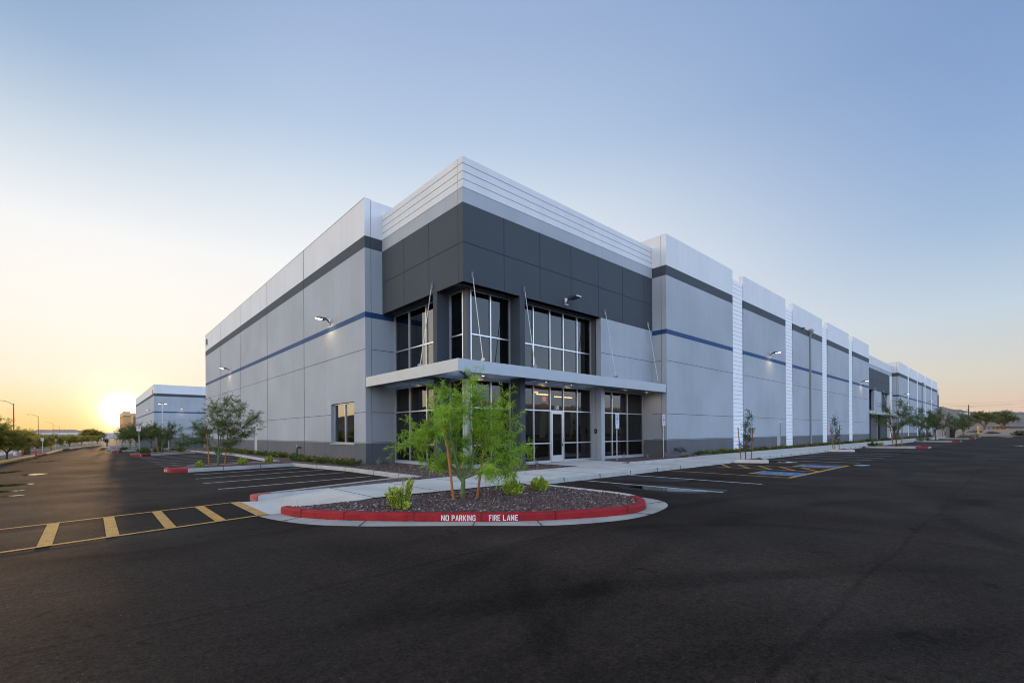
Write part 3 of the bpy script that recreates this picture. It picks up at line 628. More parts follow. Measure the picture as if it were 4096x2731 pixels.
# corner tower
mb = MB(); wall(mb, 'x', 0, .3, 0, 13.37, TB); wall(mb, 'y', .003, .3, .322, 6.56, TB)
for x in (2.08, 4.18, 6.27, 8.355, 10.45, 12.52): vj(mb, 'x', 0, x, TZ['so'], TZ['dt'], .026)
for y in (2.39, 4.47): vj(mb, 'y', .003, y, TZ['so'], TZ['dt'], .026)
hj(mb, 'x', 0, .004, 13.36, TZ['dj'], .03); hj(mb, 'y', .003, .33, 6.55, TZ['dj'], .03)
for z in (11.80, 11.50, 11.20, TZ['wb']-.01): hj(mb, 'x', 0, .004, 13.36, z, .026, JOINTW); hj(mb, 'y', .003, .33, 6.55, z, .026, JOINTW); mb.box(-.003, .01, .006, .3, z-.013, z+.013, JOINTW)
mb.box(-.003, .01, .006, .3, TZ['dj']-.014, TZ['dj']+.014, JOINT); mb.box(.02, .05, .30, .322, 7.33, 12.05, JOINT)
mb.box(.02, 13.36, .30, .72, 7.318, 7.40, DGREY); mb.box(.30, .72, .72, 6.55, 7.318, 7.40, DGREY)
mb.build('fascia', bld)
mb = MB(); wall(mb, 'x', .002, .3, 8.55, 13.37, [(3.76, 7.312, LGREY)]); hj(mb, 'x', .002, 8.56, 13.36, Z['J']); mb.box(8.56, 13.37, .302, .70, 3.765, 3.85, LGREY); mb.box(8.56, 8.84, .305, .70, 3.86, 7.31, BASEG); mb.build('upper_panel', bld)
MB().box(2.96, 3.25, .012, .70, 0, 7.316, DGREY).build('column', bld); MB().box(.012, .70, 1.83, 2.11, 0, 7.316, DGREY).build('column', bld)
mb = MB(); mb.box(8.55, 8.84, .006, .70, 0, 3.758, LGREY); mb.box(8.547, 8.56, .34, .358, .1, 7.3, JOINT); mb.build('column', bld)
MB().box(.640, .80, .640, .86, .14, 3.73, METAL).box(.640, .80, .640, .86, 3.732, 7.317, BASEG).build('corner_post', bld)
mb = MB(); mb.box(.802, 2.958, .63, .72, 3.74, 4.36, METAL); mb.box(3.252, 8.548, .63, .72, 3.74, 4.36, METAL); mb.box(.63, .72, .862, 1.828, 3.74, 4.36, METAL); mb.box(.63, .72, 2.112, 6.56, 3.74, 4.36, METAL); mb.build('spandrel', bld)
mb = MB(); mb.box(.802, 2.958, .60, .74, .05, .235, LGREY); mb.box(3.252, 5.46, .62, .74, .05, .205, LGREY); mb.box(6.38, 8.548, .62, .74, .05, .205, LGREY); mb.box(8.842, 13.374, .60, .74, .05, .235, LGREY); mb.box(.60, .74, .862, 1.828, .05, .235, LGREY); mb.box(.60, .74, 2.112, 6.56, .05, .235, LGREY); mb.build('sill', bld)
def window(ax, c, us, zs, gl=GLASS, skip=None, parent=None, t=.052, recess=.0):
    parent = parent or bld; fr = MB(); pn = MB()
    B = (lambda a, b, d0, d1, z0, z1: fr.box(a, b, c+d0, c+d1, z0, z1, ALU)) if ax == 'x' else (lambda a, b, d0, d1, z0, z1: fr.box(c+d0, c+d1, a, b, z0, z1, ALU))
    for i, u in enumerate(us):
        a, b = (u, u+t) if i == 0 else ((u-t, u) if i == len(us)-1 else (u-t/2, u+t/2))
        B(a, b, -.045, .06, zs[0], zs[-1])
    for i, (a, b) in enumerate(zip(us, us[1:])):
        a2 = a+(t if i == 0 else t/2); b2 = b-(t if i == len(us)-2 else t/2)
        for j, z in enumerate(zs):
            if skip and skip(i, z): continue
            z0, z1 = (z, z+t) if j == 0 else ((z-t, z) if j == len(zs)-1 else (z-t/2, z+t/2)); B(a2, b2, -.038, .055, z0, z1)
        for j in range(len(zs)-1):
            if skip and skip(i, (zs[j]+zs[j+1])/2): continue
            q = [(a, zs[j]), (b, zs[j]), (b, zs[j+1]), (a, zs[j+1])]
            pn.poly([(u, c+.01, z) if ax == 'x' else (c+.01, u, z) for u, z in (q if ax == 'x' else q[::-1])], gl)
    f = fr.build('window', parent); pn.build('pane', f); return f
lz = [.235, 1.055, 2.575, 3.74]; uz = [4.36, 5.53, 7.315]
w1 = [.80, 1.85, 2.958]; w2 = [3.252, 4.355, 5.45, 6.385, 7.42, 8.548]; w3 = [8.842, 10.32, 11.77, 13.374]
window('x', .65, w1, lz); window('x', .65, w1, uz); window('x', .65, w2, uz); window('x', .65, w3, lz)
lw = window('x', .65, w2, [.205]+lz[1:], skip=lambda i, z: i == 2 and z < 2.5)
window('y', .65, [.86, 1.828], lz); window('y', .65, [.86, 1.828], uz); window('y', .65, [2.112, 3.62, 5.13, 6.56], lz); window('y', .65, [2.112, 3.62, 5.13, 6.56], uz)
# door 100
d = MB(); d.box(5.48, 5.515, .58, .70, .16, 2.55, ALU); d.box(6.32, 6.355, .58, .70, .16, 2.55, ALU)
d.box(5.52, 5.60, .60, .66, .17, 2.54, ALU); d.box(6.235, 6.315, .60, .66, .17, 2.54, ALU); d.box(5.602, 6.233, .603, .657, 2.43, 2.54, ALU); d.box(5.602, 6.233, .603, .657, .17, .48, ALU)
dr = d.build('door', bld); p = MB(); p.poly([(5.6, .63, .48), (6.235, .63, .48), (6.235, .63, 2.43), (5.6, .63, 2.43)], GLASS); p.build('pane', dr)
h = MB(); h.tube([(6.275, .60, 1.33), (6.275, .54, 1.33), (6.275, .53, 1.31), (6.275, .53, 1.07), (6.275, .54, 1.05), (6.275, .60, 1.05)], .012, GALV); h.box(6.245, 6.30, .585, .60, .90, 1.02, BLACKM); h.box(6.255, 6.285, .594, .6, 1.43, 1.48, SIGNR); h.build('handle', dr)
n1 = MB(); text_faces(n1, '100', .27, LETW, lambda x, y: (5.90+x*.82, .628, 2.64+y), .006); n1.build('address_number', bld)
kp = MB(); kp.box(8.525, 8.548, .28, .43, 1.50, 1.72, BLACKM); kp.box(8.521, 8.525, .34, .37, 1.58, 1.64, GALV); kp.build('key_box', bld)
# rooms seen faintly through the tinted glass
rm = MB(); rm.box(.74, 13.3, 6.9, 7.0, .1, 7.4, INTW); rm.box(13.2, 13.3, .75, 6.9, .1, 7.4, INTW); rm.box(.74, .84, 6.4, 6.9, .1, 7.4, INTW); rm.box(.75, 13.2, .75, 6.9, .1, .2, INTF); rm.box(.75, 13.2, .75, 6.9, 3.9, 4.25, INTW); rm.box(7.0, 7.12, 3.6, 6.9, .2, 3.9, INTW); rm.box(.3, 13.3, .72, 6.95, 7.38, 7.45, INTW)
rm.build('interior', bld)
for a, b, y, z in ((6.55, 7.6, 2.6, 3.52), (9.35, 10.9, 3.9, 3.60), (7.9, 8.3, 4.2, 3.80), (1.5, 1.9, 3.4, 3.3)):
    MB().box(a, b, y, y+.05, z, z+.05, TUBE).build('ceiling_light', bld)
ex = MB(); ex.box(7.75, 8.0, 3.3, 3.33, 3.28, 3.5, EXITM); text_faces(ex, 'EXIT', .12, BLACKM, lambda x, y: (7.875+x*.8, 3.296, 3.35+y)); ex.build('exit_sign', bld)
# canopy
def canopy(x0, x1, left=True, y0=-.92, fins=None):
    cn = MB(); z0, z1 = 3.745, 4.19
    cn.box(x0, x1, y0, y0+.07, z0, z1, METAL); cn.box(x1-.06, x1, y0+.072, -.02, z0+.03, z1, METAL)
    cn.box(x0+.07, x1-.062, y0+.072, -.005, 4.08, 4.15, METAL)
    if left:
        cn.box(y0, y0+.07, y0+.072, 6.44, z0, z1, METAL); cn.box(y0+.072, -.01, 6.38, 6.44, z0+.03, z1, METAL); cn.box(y0+.072, -.008, .0, 6.378, 4.081, 4.149, METAL)
        cn.tube([(-.86, -.86, 3.79), (.60, .60, 3.79)], .035, DMETAL, 4)
    for x in (fins if fins is not None else [.55, 1.55, 2.5, 3.75, 4.6, 5.5, 6.35, 7.3, 8.2, 9.4, 10.4, 11.4, 12.4]): cn.box(x, x+.03, y0+.072, (.628 if x < 8.5 else -.004), 3.80, 4.078, METAL)
    if left:
        for y in (.9, 1.55, 2.45, 3.3, 4.2, 5.1, 5.95): cn.box(y0+.072, .628, y, y+.03, 3.80, 4.078, METAL)
    return cn.build('canopy', bld)
can = canopy(-.92, 13.23)
def rod(p, q, ax, parent=None):
    parent = parent or bld
    r = MB().tube([p, q], .016, GALV, 6).build('suspension_rod', parent)
    for P_, s in ((p, 1), (q, -1)):
        a = MB(); pts = []
        for t in np.linspace(-math.pi/2, math.pi/2, 9):
            o_, z_ = .12*math.cos(t)*1.0, .13*math.sin(t)
            pts.append((o_, z_) if s == 1 else (z_, abs(o_)))
        for d_ in (-.012, .012):
            a.poly([(P_[0]+d_, -o_*1.0+(0 if s == 1 else P_[1]), P_[2]+z_-.0) if ax == 'x' else (-o_+(0 if s == 1 else P_[0]), P_[1]+d_, P_[2]+z_) for o_, z_ in pts], METAL)
        a.build('anchor_plate', r)
for x in (.41, 3.18, 8.85, 12.85): rod((x, -.06, 7.64), (x, -.67, 4.25), 'x')
rod((-.06, 2.09, 7.64), (-.63, 2.09, 4.25), 'y')
def downlight(x, y, par, e=13.):
    m_ = MB(); m_.lathe((x, y, 3.86), [(.055, 0), (.055, .16), (.05, .165)], GALV, 12); m_.box(x-.02, x+.02, y, y+.09 if y > .3 else y+.001, 3.93, 3.99, GALV)
    o = m_.build('downlight', par); MB().lathe((x, y, 3.852), [(.045, 0), (.045, .006)], BULB, 12).build('bulb', o)
    l_ = bpy.data.lights.new('downlight_glow', 'SPOT'); l_.energy = e; l_.color = (1, .62, .28); l_.spot_size = R(150); l_.spot_blend = .8; l_.shadow_soft_size = .05
    lo = bpy.data.objects.new('downlight_glow', l_); col.objects.link(lo); lo.location = (x, y, 3.84)
for x in (4.98, 6.75): downlight(x, .45, can)
for x in (10.6, 12.75): downlight(x, -.12, can)
downlight(.45, 4.35, can); downlight(1.3, .45, can)
# office window, side doors, downspouts, pipes and small fittings
window('y', -.70, [7.852, 9.30, 10.798], [1.065, 3.13], GLASS2, t=.05)
MB().box(-.93, -.60, 7.80, 10.85, 1.0, 1.058, LGREY).build('window_ledge', bld)
DOORP = mat('door_paint', (.46, .47, .48), .6, .04)
def side_door(ax, c, u0, u1, z0, z1):
    m_ = MB(); q = (lambda a, b, d0, d1, e, f, mm: m_.box(a, b, c+d0, c+d1, e, f, mm)) if ax == 'x' else (lambda a, b, d0, d1, e, f, mm: m_.box(c+d0, c+d1, a, b, e, f, mm))
    q(u0+.001, u0+.06, .02, .12, z0, z1, DMETAL if ax == 'y' else LGREY); q(u1-.06, u1-.001, .02, .12, z0, z1, METAL); q(u0+.062, u1-.062, .02, .12, z1-.06, z1-.002, WHITE); q(u0+.065, u1-.065, .05, .10, z0+.01, z1-.065, DOORP if ax == 'y' else LGREY)
    q(u0-.02, u1+.02, -.06, -.005, z1+.01, z1+.05, WHITE)
    o = m_.build('side_door', bld)
    m_ = MB(); q(u0+.10, u0+.16, .0, .05, z0+.93, z0+.99, GALV) if ax == 'x' else q(u0+.10, u0+.2, .0, .05, z0+.93, z0+.99, GALV); m_.build('handle', o)
side_door('y', -.885, 25.84, 26.80, .13, 2.24); side_door('x', -.878, 30.70, 31.62, .14, 2.26)
def downspout(x):
    m_ = MB(); m_.box(x-.11, x+.11, -1.0, -.882, .25, 10.55, PIPEG); o = m_.build('downspout', bld)
    m_ = MB(); a = [(x-.28, -1.16), (x+.28, -1.16), (x+.28, -.882), (x-.28, -.882)]; m_.prism(a, 10.78, 11.02, PIPEG)
    i = len(m_.v); b_ = [(x-.12, -1.01), (x+.12, -1.01), (x+.12, -.882), (x-.12, -.882)]
    for k in range(4): m_.poly([(*a[k], 10.779), (*a[(k+1) % 4], 10.779), (*b_[(k+1) % 4], 10.5), (*b_[k], 10.5)], PIPEG)
    m_.build('scupper_box', o)
    m_ = MB(); m_.box(x+.12, x+.22, -.98, -.884, .25, 1.5, GALV); m_.build('drain_guard', o)
downspout(39.4); downspout(112)
for x in (14.25, 14.75):
    pp = MB(); pp.tube([(x, -.88, .56), (x, -1.02, .57), (x, -1.16, .53), (x, -1.28, .44)], .085, DMETAL, 12); pp.build('overflow_pipe', bld)
cb = MB(); cb.box(37.1, 37.3, -1.0, -.882, 10.76, 10.90, DMETAL); cb.box(37.13, 37.27, -1.12, -1.005, 10.79, 10.87, DMETAL); cb.build('security_camera', bld)
MB().box(-.99, -.888, 26.48, 26.78, 2.80, 2.96, SIGNW).build('alarm_light', bld)
nn = MB(); text_faces(nn, '30', .95, DMETAL, lambda x, y: (-.99, 46.6-x, 11.45+y)); nn.box(-.985, -.888, 46.15, 46.27, 11.5, 12.1, DMETAL); nn.build('address_number', bld)
fdc = thing('standpipe', (-1.12, 15.7, .12), 'old brown fire standpipe with silver cap rising against the left wall', 'pipe')
m_ = MB(); m_.tube([(-1.12, 15.7, .10), (-1.12, 15.7, .62), (-1.10, 15.7, .70), (-1.02, 15.68, .74), (-.889, 15.66, .74)], [.045, .045, .055, .06, .05], RUST, 10); m_.tube([(-1.12, 15.7, .36), (-1.12, 15.7, .44)], .07, RUST, 10); m_.build('pipe', fdc); MB().lathe((-1.10, 15.7, .77), [(.05, 0), (.06, .05), (.035, .1), (.01, .12)], GALV, 10).build('cap', fdc)
# second recessed entrance, end tower, roof and hidden sides
mb = MB(); wall(mb, 'x', 0, .3, 64.56, 86.39, TB)
for k in range(10): vj(mb, 'x', 0, 65.6+2.09*k, TZ['so'], TZ['dt'], .05)
hj(mb, 'x', 0, 64.57, 86.38, TZ['dj'], .04); [hj(mb, 'x', 0, 64.57, 86.38, z, .035, JOINTW) for z in (11.8, 11.5, 11.2, 10.89)]; mb.box(64.6, 86.38, .3, 1.2, 7.318, 7.4, DGREY); mb.build('fascia', bld)
mb = MB(); mb.box(72.55, 77.95, .003, .3, 4.2, 7.313, LGREY); hj(mb, 'x', .003, 72.56, 77.94, Z['J']); mb.build('upper_panel', bld)
mb = MB(); mb.box(64.57, 72.0, .6, .9, 0, 7.31, DGREY); mb.box(73.5, 77.4, .5, .9, 0, 4.2, BASEG); mb.box(79.4, 84.2, .4, .9, 0, 7.31, DGREY); mb.box(64.57, 86.3, 1.2, 1.3, 0, 7.31, DGREY); mb.build('entrance_wall', bld)
pilaster(84.3, 86.35, -.02, 10.3); window('x', .75, [72.05, 72.9, 73.45], [.2, 1.05, 2.57, 4.1]); window('x', .75, [77.45, 78.4, 79.35], [.2, 1.05, 2.57, 4.1]); window('x', .75, [78, 78.7, 79.35], [4.3, 5.53, 7.3])
can2 = canopy(64.6, 86.3, False, fins=list(np.arange(65.5, 86, 1.4)))
for x in (65.5, 72.9, 79.0, 85.5): rod((x, -.06, 7.64), (x, -.67, 4.25), 'x')
for x in (69, 73): downlight(x, -.3, can2, 6.)
MB().box(69.2, 69.9, .585, .605, 1.5, 1.72, BLACKM).build('key_box', bld)
mb = MB(); wall(mb, 'x', 0, .3, 137.25, 150, TB); mb.box(137.3, 149.9, .5, .8, 0, 7.31, DGREY); mb.build('fascia', bld)
mb = MB(); mb.box(-.55, 149.9, 6.9, 47.4, 10.6, 10.75, BASEG); mb.box(.35, 13.3, .35, 6.88, 10.6, 10.75, BASEG); mb.box(13.7, 149, 2.5, 6.9, 10.61, 10.745, BASEG); mb.box(13.7, 64, -.55, 2.5, 10.6, 10.74, BASEG); mb.box(64, 149, .5, 2.5, 10.6, 10.745, BASEG); mb.build('roof', bld)
mb = MB(); mb.box(-.55, 150, 47.42, 47.46, -.1, 12.6, LGREY); mb.box(149.6, 149.9, .8, 47.4, -.1, 12.0, LGREY); mb.build('rear_wall', bld)

# wall lamps
def wall_lamp(loc, rz, label, lit=True, e=5., proto={}):
    if (lit) not in proto:
        t_ = thing('wall_lamp', (0, 0, 0), label, 'lamp', 'shoebox lamps on the warehouse walls')
        m_ = MB(); m_.box(-.08, .08, -.035, 0, -.2, .14, GALV); m_.box(-.07, .07, -.12, -.036, -.2, -.17, GALV); m_.build('wall_bracket', t_)
        m_ = MB(); m_.tube([(0, -.05, -.12), (0, -.12, -.02), (0, -.20, .05), (0, -.32, .08)], [.035, .035, .045, .05], DMETAL, 8); m_.build('arm', t_)
        m_ = MB(); pr = [(-.26, .03), (-.30, .00), (-.80, .045), (-.80, .095), (-.40, .12), (-.28, .10)]; i = len(m_.v)
        for x in (-.17, .17): m_.poly([(x*(.7 if q == 0 else 1), y, z) for q, (y, z) in enumerate(pr)], DMETAL)
        for k in range(6): m_.poly([(s*(.7 if (k+j) % 6 == 0 else 1)*.17, *pr[(k+j) % 6]) for s, j in ((-1, 0), (1, 0), (1, 1), (-1, 1))], GALV if k == 2 else DMETAL)
        hd = m_.build('lamp_head', t_)
        m_ = MB(); m_.poly([(-.14, -.46, .008), (.14, -.46, .008), (.14, -.77, .036), (-.14, -.77, .036)], BULBW if lit else BULBO); m_.build('lens', hd)
        proto[lit] = t_; t_.location = loc; t_.rotation_euler = (0, 0, rz); o = t_
    else: o = copy_tree(proto[lit], loc, rz, label)
    if lit:
        l_ = bpy.data.lights.new('wall_lamp_glow', 'SPOT'); l_.energy = e; l_.color = (1, .72, .38); l_.spot_size = R(160); l_.spot_blend = .9; l_.shadow_soft_size = .08
        lo = bpy.data.objects.new('wall_lamp_glow', l_); col.objects.link(lo); lo.location = Vector(loc)+Matrix.Rotation(rz, 3, 'Z') @ Vector((0, -.42, -.02))
    return o
wall_lamp((-.885, 10.8, 7.62), -math.pi/2, 'lit wall lamp above the office window of the left wall', e=57)
wall_lamp((-.885, 35.3, 7.62), -math.pi/2, 'lit wall lamp near the far end of the left wall', e=62)
wall_lamp((5.87, 0, 7.63), 0, 'unlit grey wall lamp on the dark fascia over the entrance', False)
wall_lamp((29.17, -.878, 7.62), 0, 'lit wall lamp on the second grey panel of the long facade', e=52)
wall_lamp((60.0, -.878, 7.6), 0, 'lit wall lamp on the last grey panel before the second entrance', e=62)
wall_lamp((90.6, -.878, 7.6), 0, 'lit wall lamp just past the second entrance', e=62)
wall_lamp((121.0, -.878, 7.6), 0, 'lit wall lamp farthest along the long facade', e=62)

# ------------------------------------------------------------------ the buildings down the drive
def lite_block(name, x0, y0, y1, x1, dz, label, bf=None):
    b_ = thing(name, (x0, y0, dz), label, 'warehouse', 'warehouses down the drive')
    n = max(3, round((y1-y0)/9)); ed = np.linspace(y0, y1, n)
    for a, b in zip(ed, ed[1:]): wing_panel(b_, 'y', x0, a, b-.04, dz, bf=bf)
    return b_
b2 = lite_block('warehouse', -1.2, 101.0, 151, 60, -1.06, 'pale warehouse with a dark top stripe behind the slender tree, second along the drive')
wing_panel(b2, 'x', 101.01, -.86, 8.2, -1.06); wing_panel(b2, 'x', 101.02, 8.24, 60, -1.06, joint_at=(17, 26, 35))
mb = MB(); mb.box(-.8, 60, 101.6, 150, 9.5, 9.6, BASEG); mb.box(-.8, 60, 150.6, 151, -1, 11.4, LGREY); mb.build('roof', b2)
mb = MB(); mb.box(9, 30, 97.5, 100.9, -1, 4.0, WHITE); [mb.box(9.5+2.2*k, 9.56+2.2*k, 97.47, 97.5, -1, 4, JOINT) for k in range(9)]; mb.box(8.8, 30.2, 97.2, 101, 4.0, 4.2, METAL); mb.build('dock_enclosure', b2)
mb = MB(); mb.box(-1.32, -1.205, 102.6, 102.9, 9.7, 10.6, YELP); mb.build('address_number', b2)
for (x, y, rz, lb) in ((-1.2, 107.5, -math.pi/2, 'lit wall lamp on the drive side of the second warehouse'), (3.2, 101.0, 0, 'lit wall lamp left on the shaded front of the second warehouse'), (11.5, 101.0, 0, 'lit wall lamp right on the shaded front of the second warehouse')): wall_lamp((x, y, 6.7), rz, lb, e=25)
b3 = lite_block('warehouse', -.2, 241.3, 274, 40, -1., 'warehouse farthest down the drive, its walls tinted with the sunset glare', glare_bands)
wing_panel(b3, 'x', 241.31, .1, 2.2, -1., bf=glare_bands); MB().box(2.22, 3.1, 241.5, 242, -1, 11.0, GLARE_TINT[3]).build('pilaster', b3)
mb = MB(); wall(mb, 'x', 242.3, .3, 3.1, 40, [(-1, 6.3, GLARE_TINT[1]), (6.3, 9.3, GLARE_TINT[2]), (9.3, 9.9, GLARE_TINT[1]), (9.9, 11.0, GLARE_TINT[3])]); mb.build('fascia', b3)
mb = MB(); mb.box(.2, 40, 242.7, 273.6, 9.5, 9.6, BASEG); mb.box(.1, 40, 273.7, 274, -1, 11, LGREY); mb.build('roof', b3)
# long low warehouse across the street
lo0, lo1 = Vector((-93.5, 467, 0)), Vector((6, 376.2, 0)); dd = (lo1-lo0).normalized(); nn_ = Vector((-dd.y, dd.x, 0)); LL = (lo1-lo0).length
lb = thing('warehouse', tuple(lo0), 'long low white warehouse behind the trees across the street', 'warehouse')
def lbox(a, b, d0, d1, z0, z1, m, mb):
    p = [lo0+dd*a+nn_*d0, lo0+dd*b+nn_*d0, lo0+dd*b+nn_*d1, lo0+dd*a+nn_*d1]; mb.prism([(q.x, q.y) for q in p], z0, z1, m)
mb = MB(); lbox(0, LL, 0, 40, -4, 2.6, LGREY, mb); lbox(0, LL, -.02, 40.1, 2.605, 3.35, WHITE, mb); lbox(48, 62, -.3, -.025, -4, 2.5, WHITE, mb); mb.build('wall', lb)
mb = MB(); lbox(30, 31.5, -.1, -.03, -4, 1.9, TAN, mb); lbox(75.5, 76.7, -.1, -.03, -4, 2.3, RUST, mb); mb.build('window', lb)
mb = MB(); lbox(80, 108, -6, -.05, .45, .8, RUST, mb); lbox(80, 108, -6, -5.6, -4, -.2, BASEG, mb); mb.build('porch', lb)
# the warehouse across the lot, mirrored in the entrance glass
ob_ = thing('warehouse', (60, -84, 0), 'warehouse across the lot, seen mirrored in the entrance windows', 'warehouse')
mb = MB(); mb.box(-24, 150, -96, -84, -.1, 1.1, BASEG); mb.box(-24, 150, -96, -84.003, 1.105, 8.4, LGREY); mb.box(-24, 150, -96, -84, 8.405, 10.2, WHITE); mb.build('wall', ob_)
for k in range(12): MB().box(-20+14*k, -18+14*k, -84, -83.8, 0, 10.6, WHITE).build('pilaster', ob_)

# ------------------------------------------------------------------ plants
class Leaves:
    def __init__(s): s.v = []; s.f = []
    def ribbon(s, p, d, ln, wd, droop, rg):
        d = Vector(d).normalized(); sd = d.cross(Vector((rg.uniform(-1, 1), rg.uniform(-1, 1), rg.uniform(-.3, 1)))); 
        if sd.length < 1e-4: return
        sd = sd.normalized()*wd/2; i = len(s.v); q = p+d*ln*.5; r_ = q+(d+Vector((0, 0, -droop))).normalized()*ln*.5
        s.v += [tuple(p+sd*.6), tuple(p-sd*.6), tuple(q-sd), tuple(q+sd), tuple(r_)]; s.f += [(i, i+1, i+2, i+3), (i+3, i+2, i+4)]
    def oval(s, p, d, ln, wd, rg):
        d = Vector(d).normalized(); sd = d.cross(Vector((rg.uniform(-1, 1), rg.uniform(-1, 1), rg.uniform(-1, 1))))
        if sd.length < 1e-4: return
        sd = sd.normalized()*wd/2; i = len(s.v); q = p+d*ln*.5
        s.v += [tuple(p), tuple(q-sd), tuple(p+d*ln), tuple(q+sd)]; s.f += [(i, i+1, i+2, i+3)]
    def build(s, name, parent, m, o0):
        me = bpy.data.meshes.new(name); me.from_pydata([(x-o0[0], y-o0[1], z-o0[2]) for x, y, z in s.v], [], s.f); me.materials.append(m)
        o = bpy.data.objects.new(name, me); col.objects.link(o); o.parent = parent; return o
def tree(name, base, label, tips, lf, bk, group=None, th=.45, r0=.055, twigs=24, leaves=24, tl=.42, ll=.16, lw=.011, droop=1.3, seed=1, wig=.12, oval=False, lean=(0, 0), cat='tree', fork=.5, gap=0.):
    rg = random.Random(seed); B = Vector(base); t_ = thing(name, base, label, cat, group)
    tr = MB(); top = B+Vector((lean[0], lean[1], th))
    tr.tube([B-Vector((0, 0, .08)), B+Vector((lean[0]*.1-.02*th, lean[1]*.3, th*.35)), B+Vector((lean[0]*.6+.02*th, lean[1]*.6, th*.7)), top], [r0*1.12, r0, r0*.93, r0*.85], bk, 10)
    L = Leaves(); prim = []
    order = sorted(range(len(tips)), key=lambda k: (k*7) % len(tips))
    for oi, ti in enumerate(order):
        T = B+Vector(tips[ti]); st = top+(B-top)*rg.uniform(0, .3)
        if oi >= 6:
            best = max(prim, key=lambda pp: (pp[-1]-top).normalized().dot((T-top).normalized()))
            st = best[rg.randint(3, 8)]
        D_ = T-st; ln = D_.length
        if ln < .05: continue
        mid = st+D_*.38+Vector((rg.uniform(-wig, wig), rg.uniform(-wig, wig), rg.uniform(-wig, wig)+.06*ln)); m2 = st+D_*.7+Vector((rg.uniform(-wig, wig), rg.uniform(-wig, wig), rg.uniform(-wig, wig)+.08*ln))
        pts = catmull3([st, mid, m2, T], 5); n = len(pts)
        tr.tube(pts, [max(r0*.055, r0*(.58 if oi < 6 else .26)*(1-.93*(k/(n-1)))) for k in range(n)], bk, 6)
        if oi < 6: prim.append(pts)
        for k in range(twigs):
            t = rg.uniform(.22 if ln > 1 else .35, 1.)**.8; i = min(n-2, int(t*(n-1))); p = pts[i].lerp(pts[i+1], t*(n-1)-i)
            if gap and rg.random() < gap: continue
            dr = (D_.normalized()*rg.uniform(.2, 1)+Vector((rg.gauss(0, .7), rg.gauss(0, .7), rg.gauss(.12, .55)))).normalized(); l2 = tl*rg.uniform(.5, 1.2)
            q = p+dr*l2*.55; e = q+(dr+Vector((0, 0, -.35*droop*.5))).normalized()*l2*.45
            tr.tube([p, q, e], [r0*.075, r0*.05, r0*.03], bk, 3, False)
            for j in range(leaves):
                a = rg.random(); pp = p.lerp(q, a*2) if a < .5 else q.lerp(e, a*2-1)
                dd_ = dr*rg.uniform(.2, .9)+Vector((rg.gauss(0, .6), rg.gauss(0, .6), rg.gauss(0, .5)))
                if oval: L.oval(pp, dd_, ll*rg.uniform(.6, 1.3), lw*rg.uniform(.7, 1.3), rg)
                else: L.ribbon(pp, dd_, ll*rg.uniform(.6, 1.3), lw, droop*rg.uniform(.3, 1.4), rg)
    o = tr.build('trunk', t_, smooth=True); L.build('crown', t_, lf, B); return t_
def catmull3(P, n):
    P = [Vector(p) for p in P]; out = []
    for i in range(len(P)-1):
        a, b, c, d = P[max(i-1, 0)], P[i], P[i+1], P[min(i+2, len(P)-1)]
        for k in range(n):
            t = k/n; out.append(.5*((2*b)+(c-a)*t+(2*a-5*b+4*c-d)*t*t+(3*b-a-3*c+d)*t**3))
    return out+[P[-1]]
def tri(dx, dd, dz): return tuple(rt*dx+fw*dd+up*dz)      # along the facade view, for shaping the crown
rg0 = random.Random(3)
tips = [(-.42, 2.3), (-.13, 2.22), (.33, 2.56), (.30, 2.15), (.93, 2.25), (.97, 1.9), (1.0, 1.65), (1.07, 1.27), (1.42, 1.06), (1.14, .82), (-1.22, 1.62), (-1.39, 1.12), (-1.05, .82), (-.85, 1.42), (-.62, 1.95), (-.67, 1.5), (-.3, 1.4), (.2, 1.75), (.58, 1.1), (1.05, .42), (-.5, .68), (.66, .62), (-.05, 1.1), (.45, 1.5), (.02, 1.95), (-.35, 1.85), (.75, 1.5), (.12, .8)]
tree('feathery_tree', (-4.45, -5.99, .13), 'bright green feathery young tree between two stakes on the red kerbed island', [tri(a, rg0.uniform(-.6, .7), b) for a, b in tips], LEAF_PV, BARK, th=.46, r0=.052, twigs=27, leaves=25, tl=.36, ll=.15, lw=.0092, droop=1.4, seed=4, lean=(.0, .0))
def stake(b, t_, label, r=.027):
    return tag(MB().tube([b, t_], [r, r*.92], WOOD, 10).build('tree_stake'), label, 'stake', 'wooden tree stakes')
stake((-4.76, -6.08, .08), tuple(Vector((-4.76, -6.08, 1.86))+rt*-.21+fw*.1), 'left leaning wooden stake beside the bright green feathery tree')
stake((-4.18, -6.13, .08), tuple(Vector((-4.18, -6.13, 1.72))+rt*.23+fw*.1), 'right leaning wooden stake beside the bright green feathery tree')
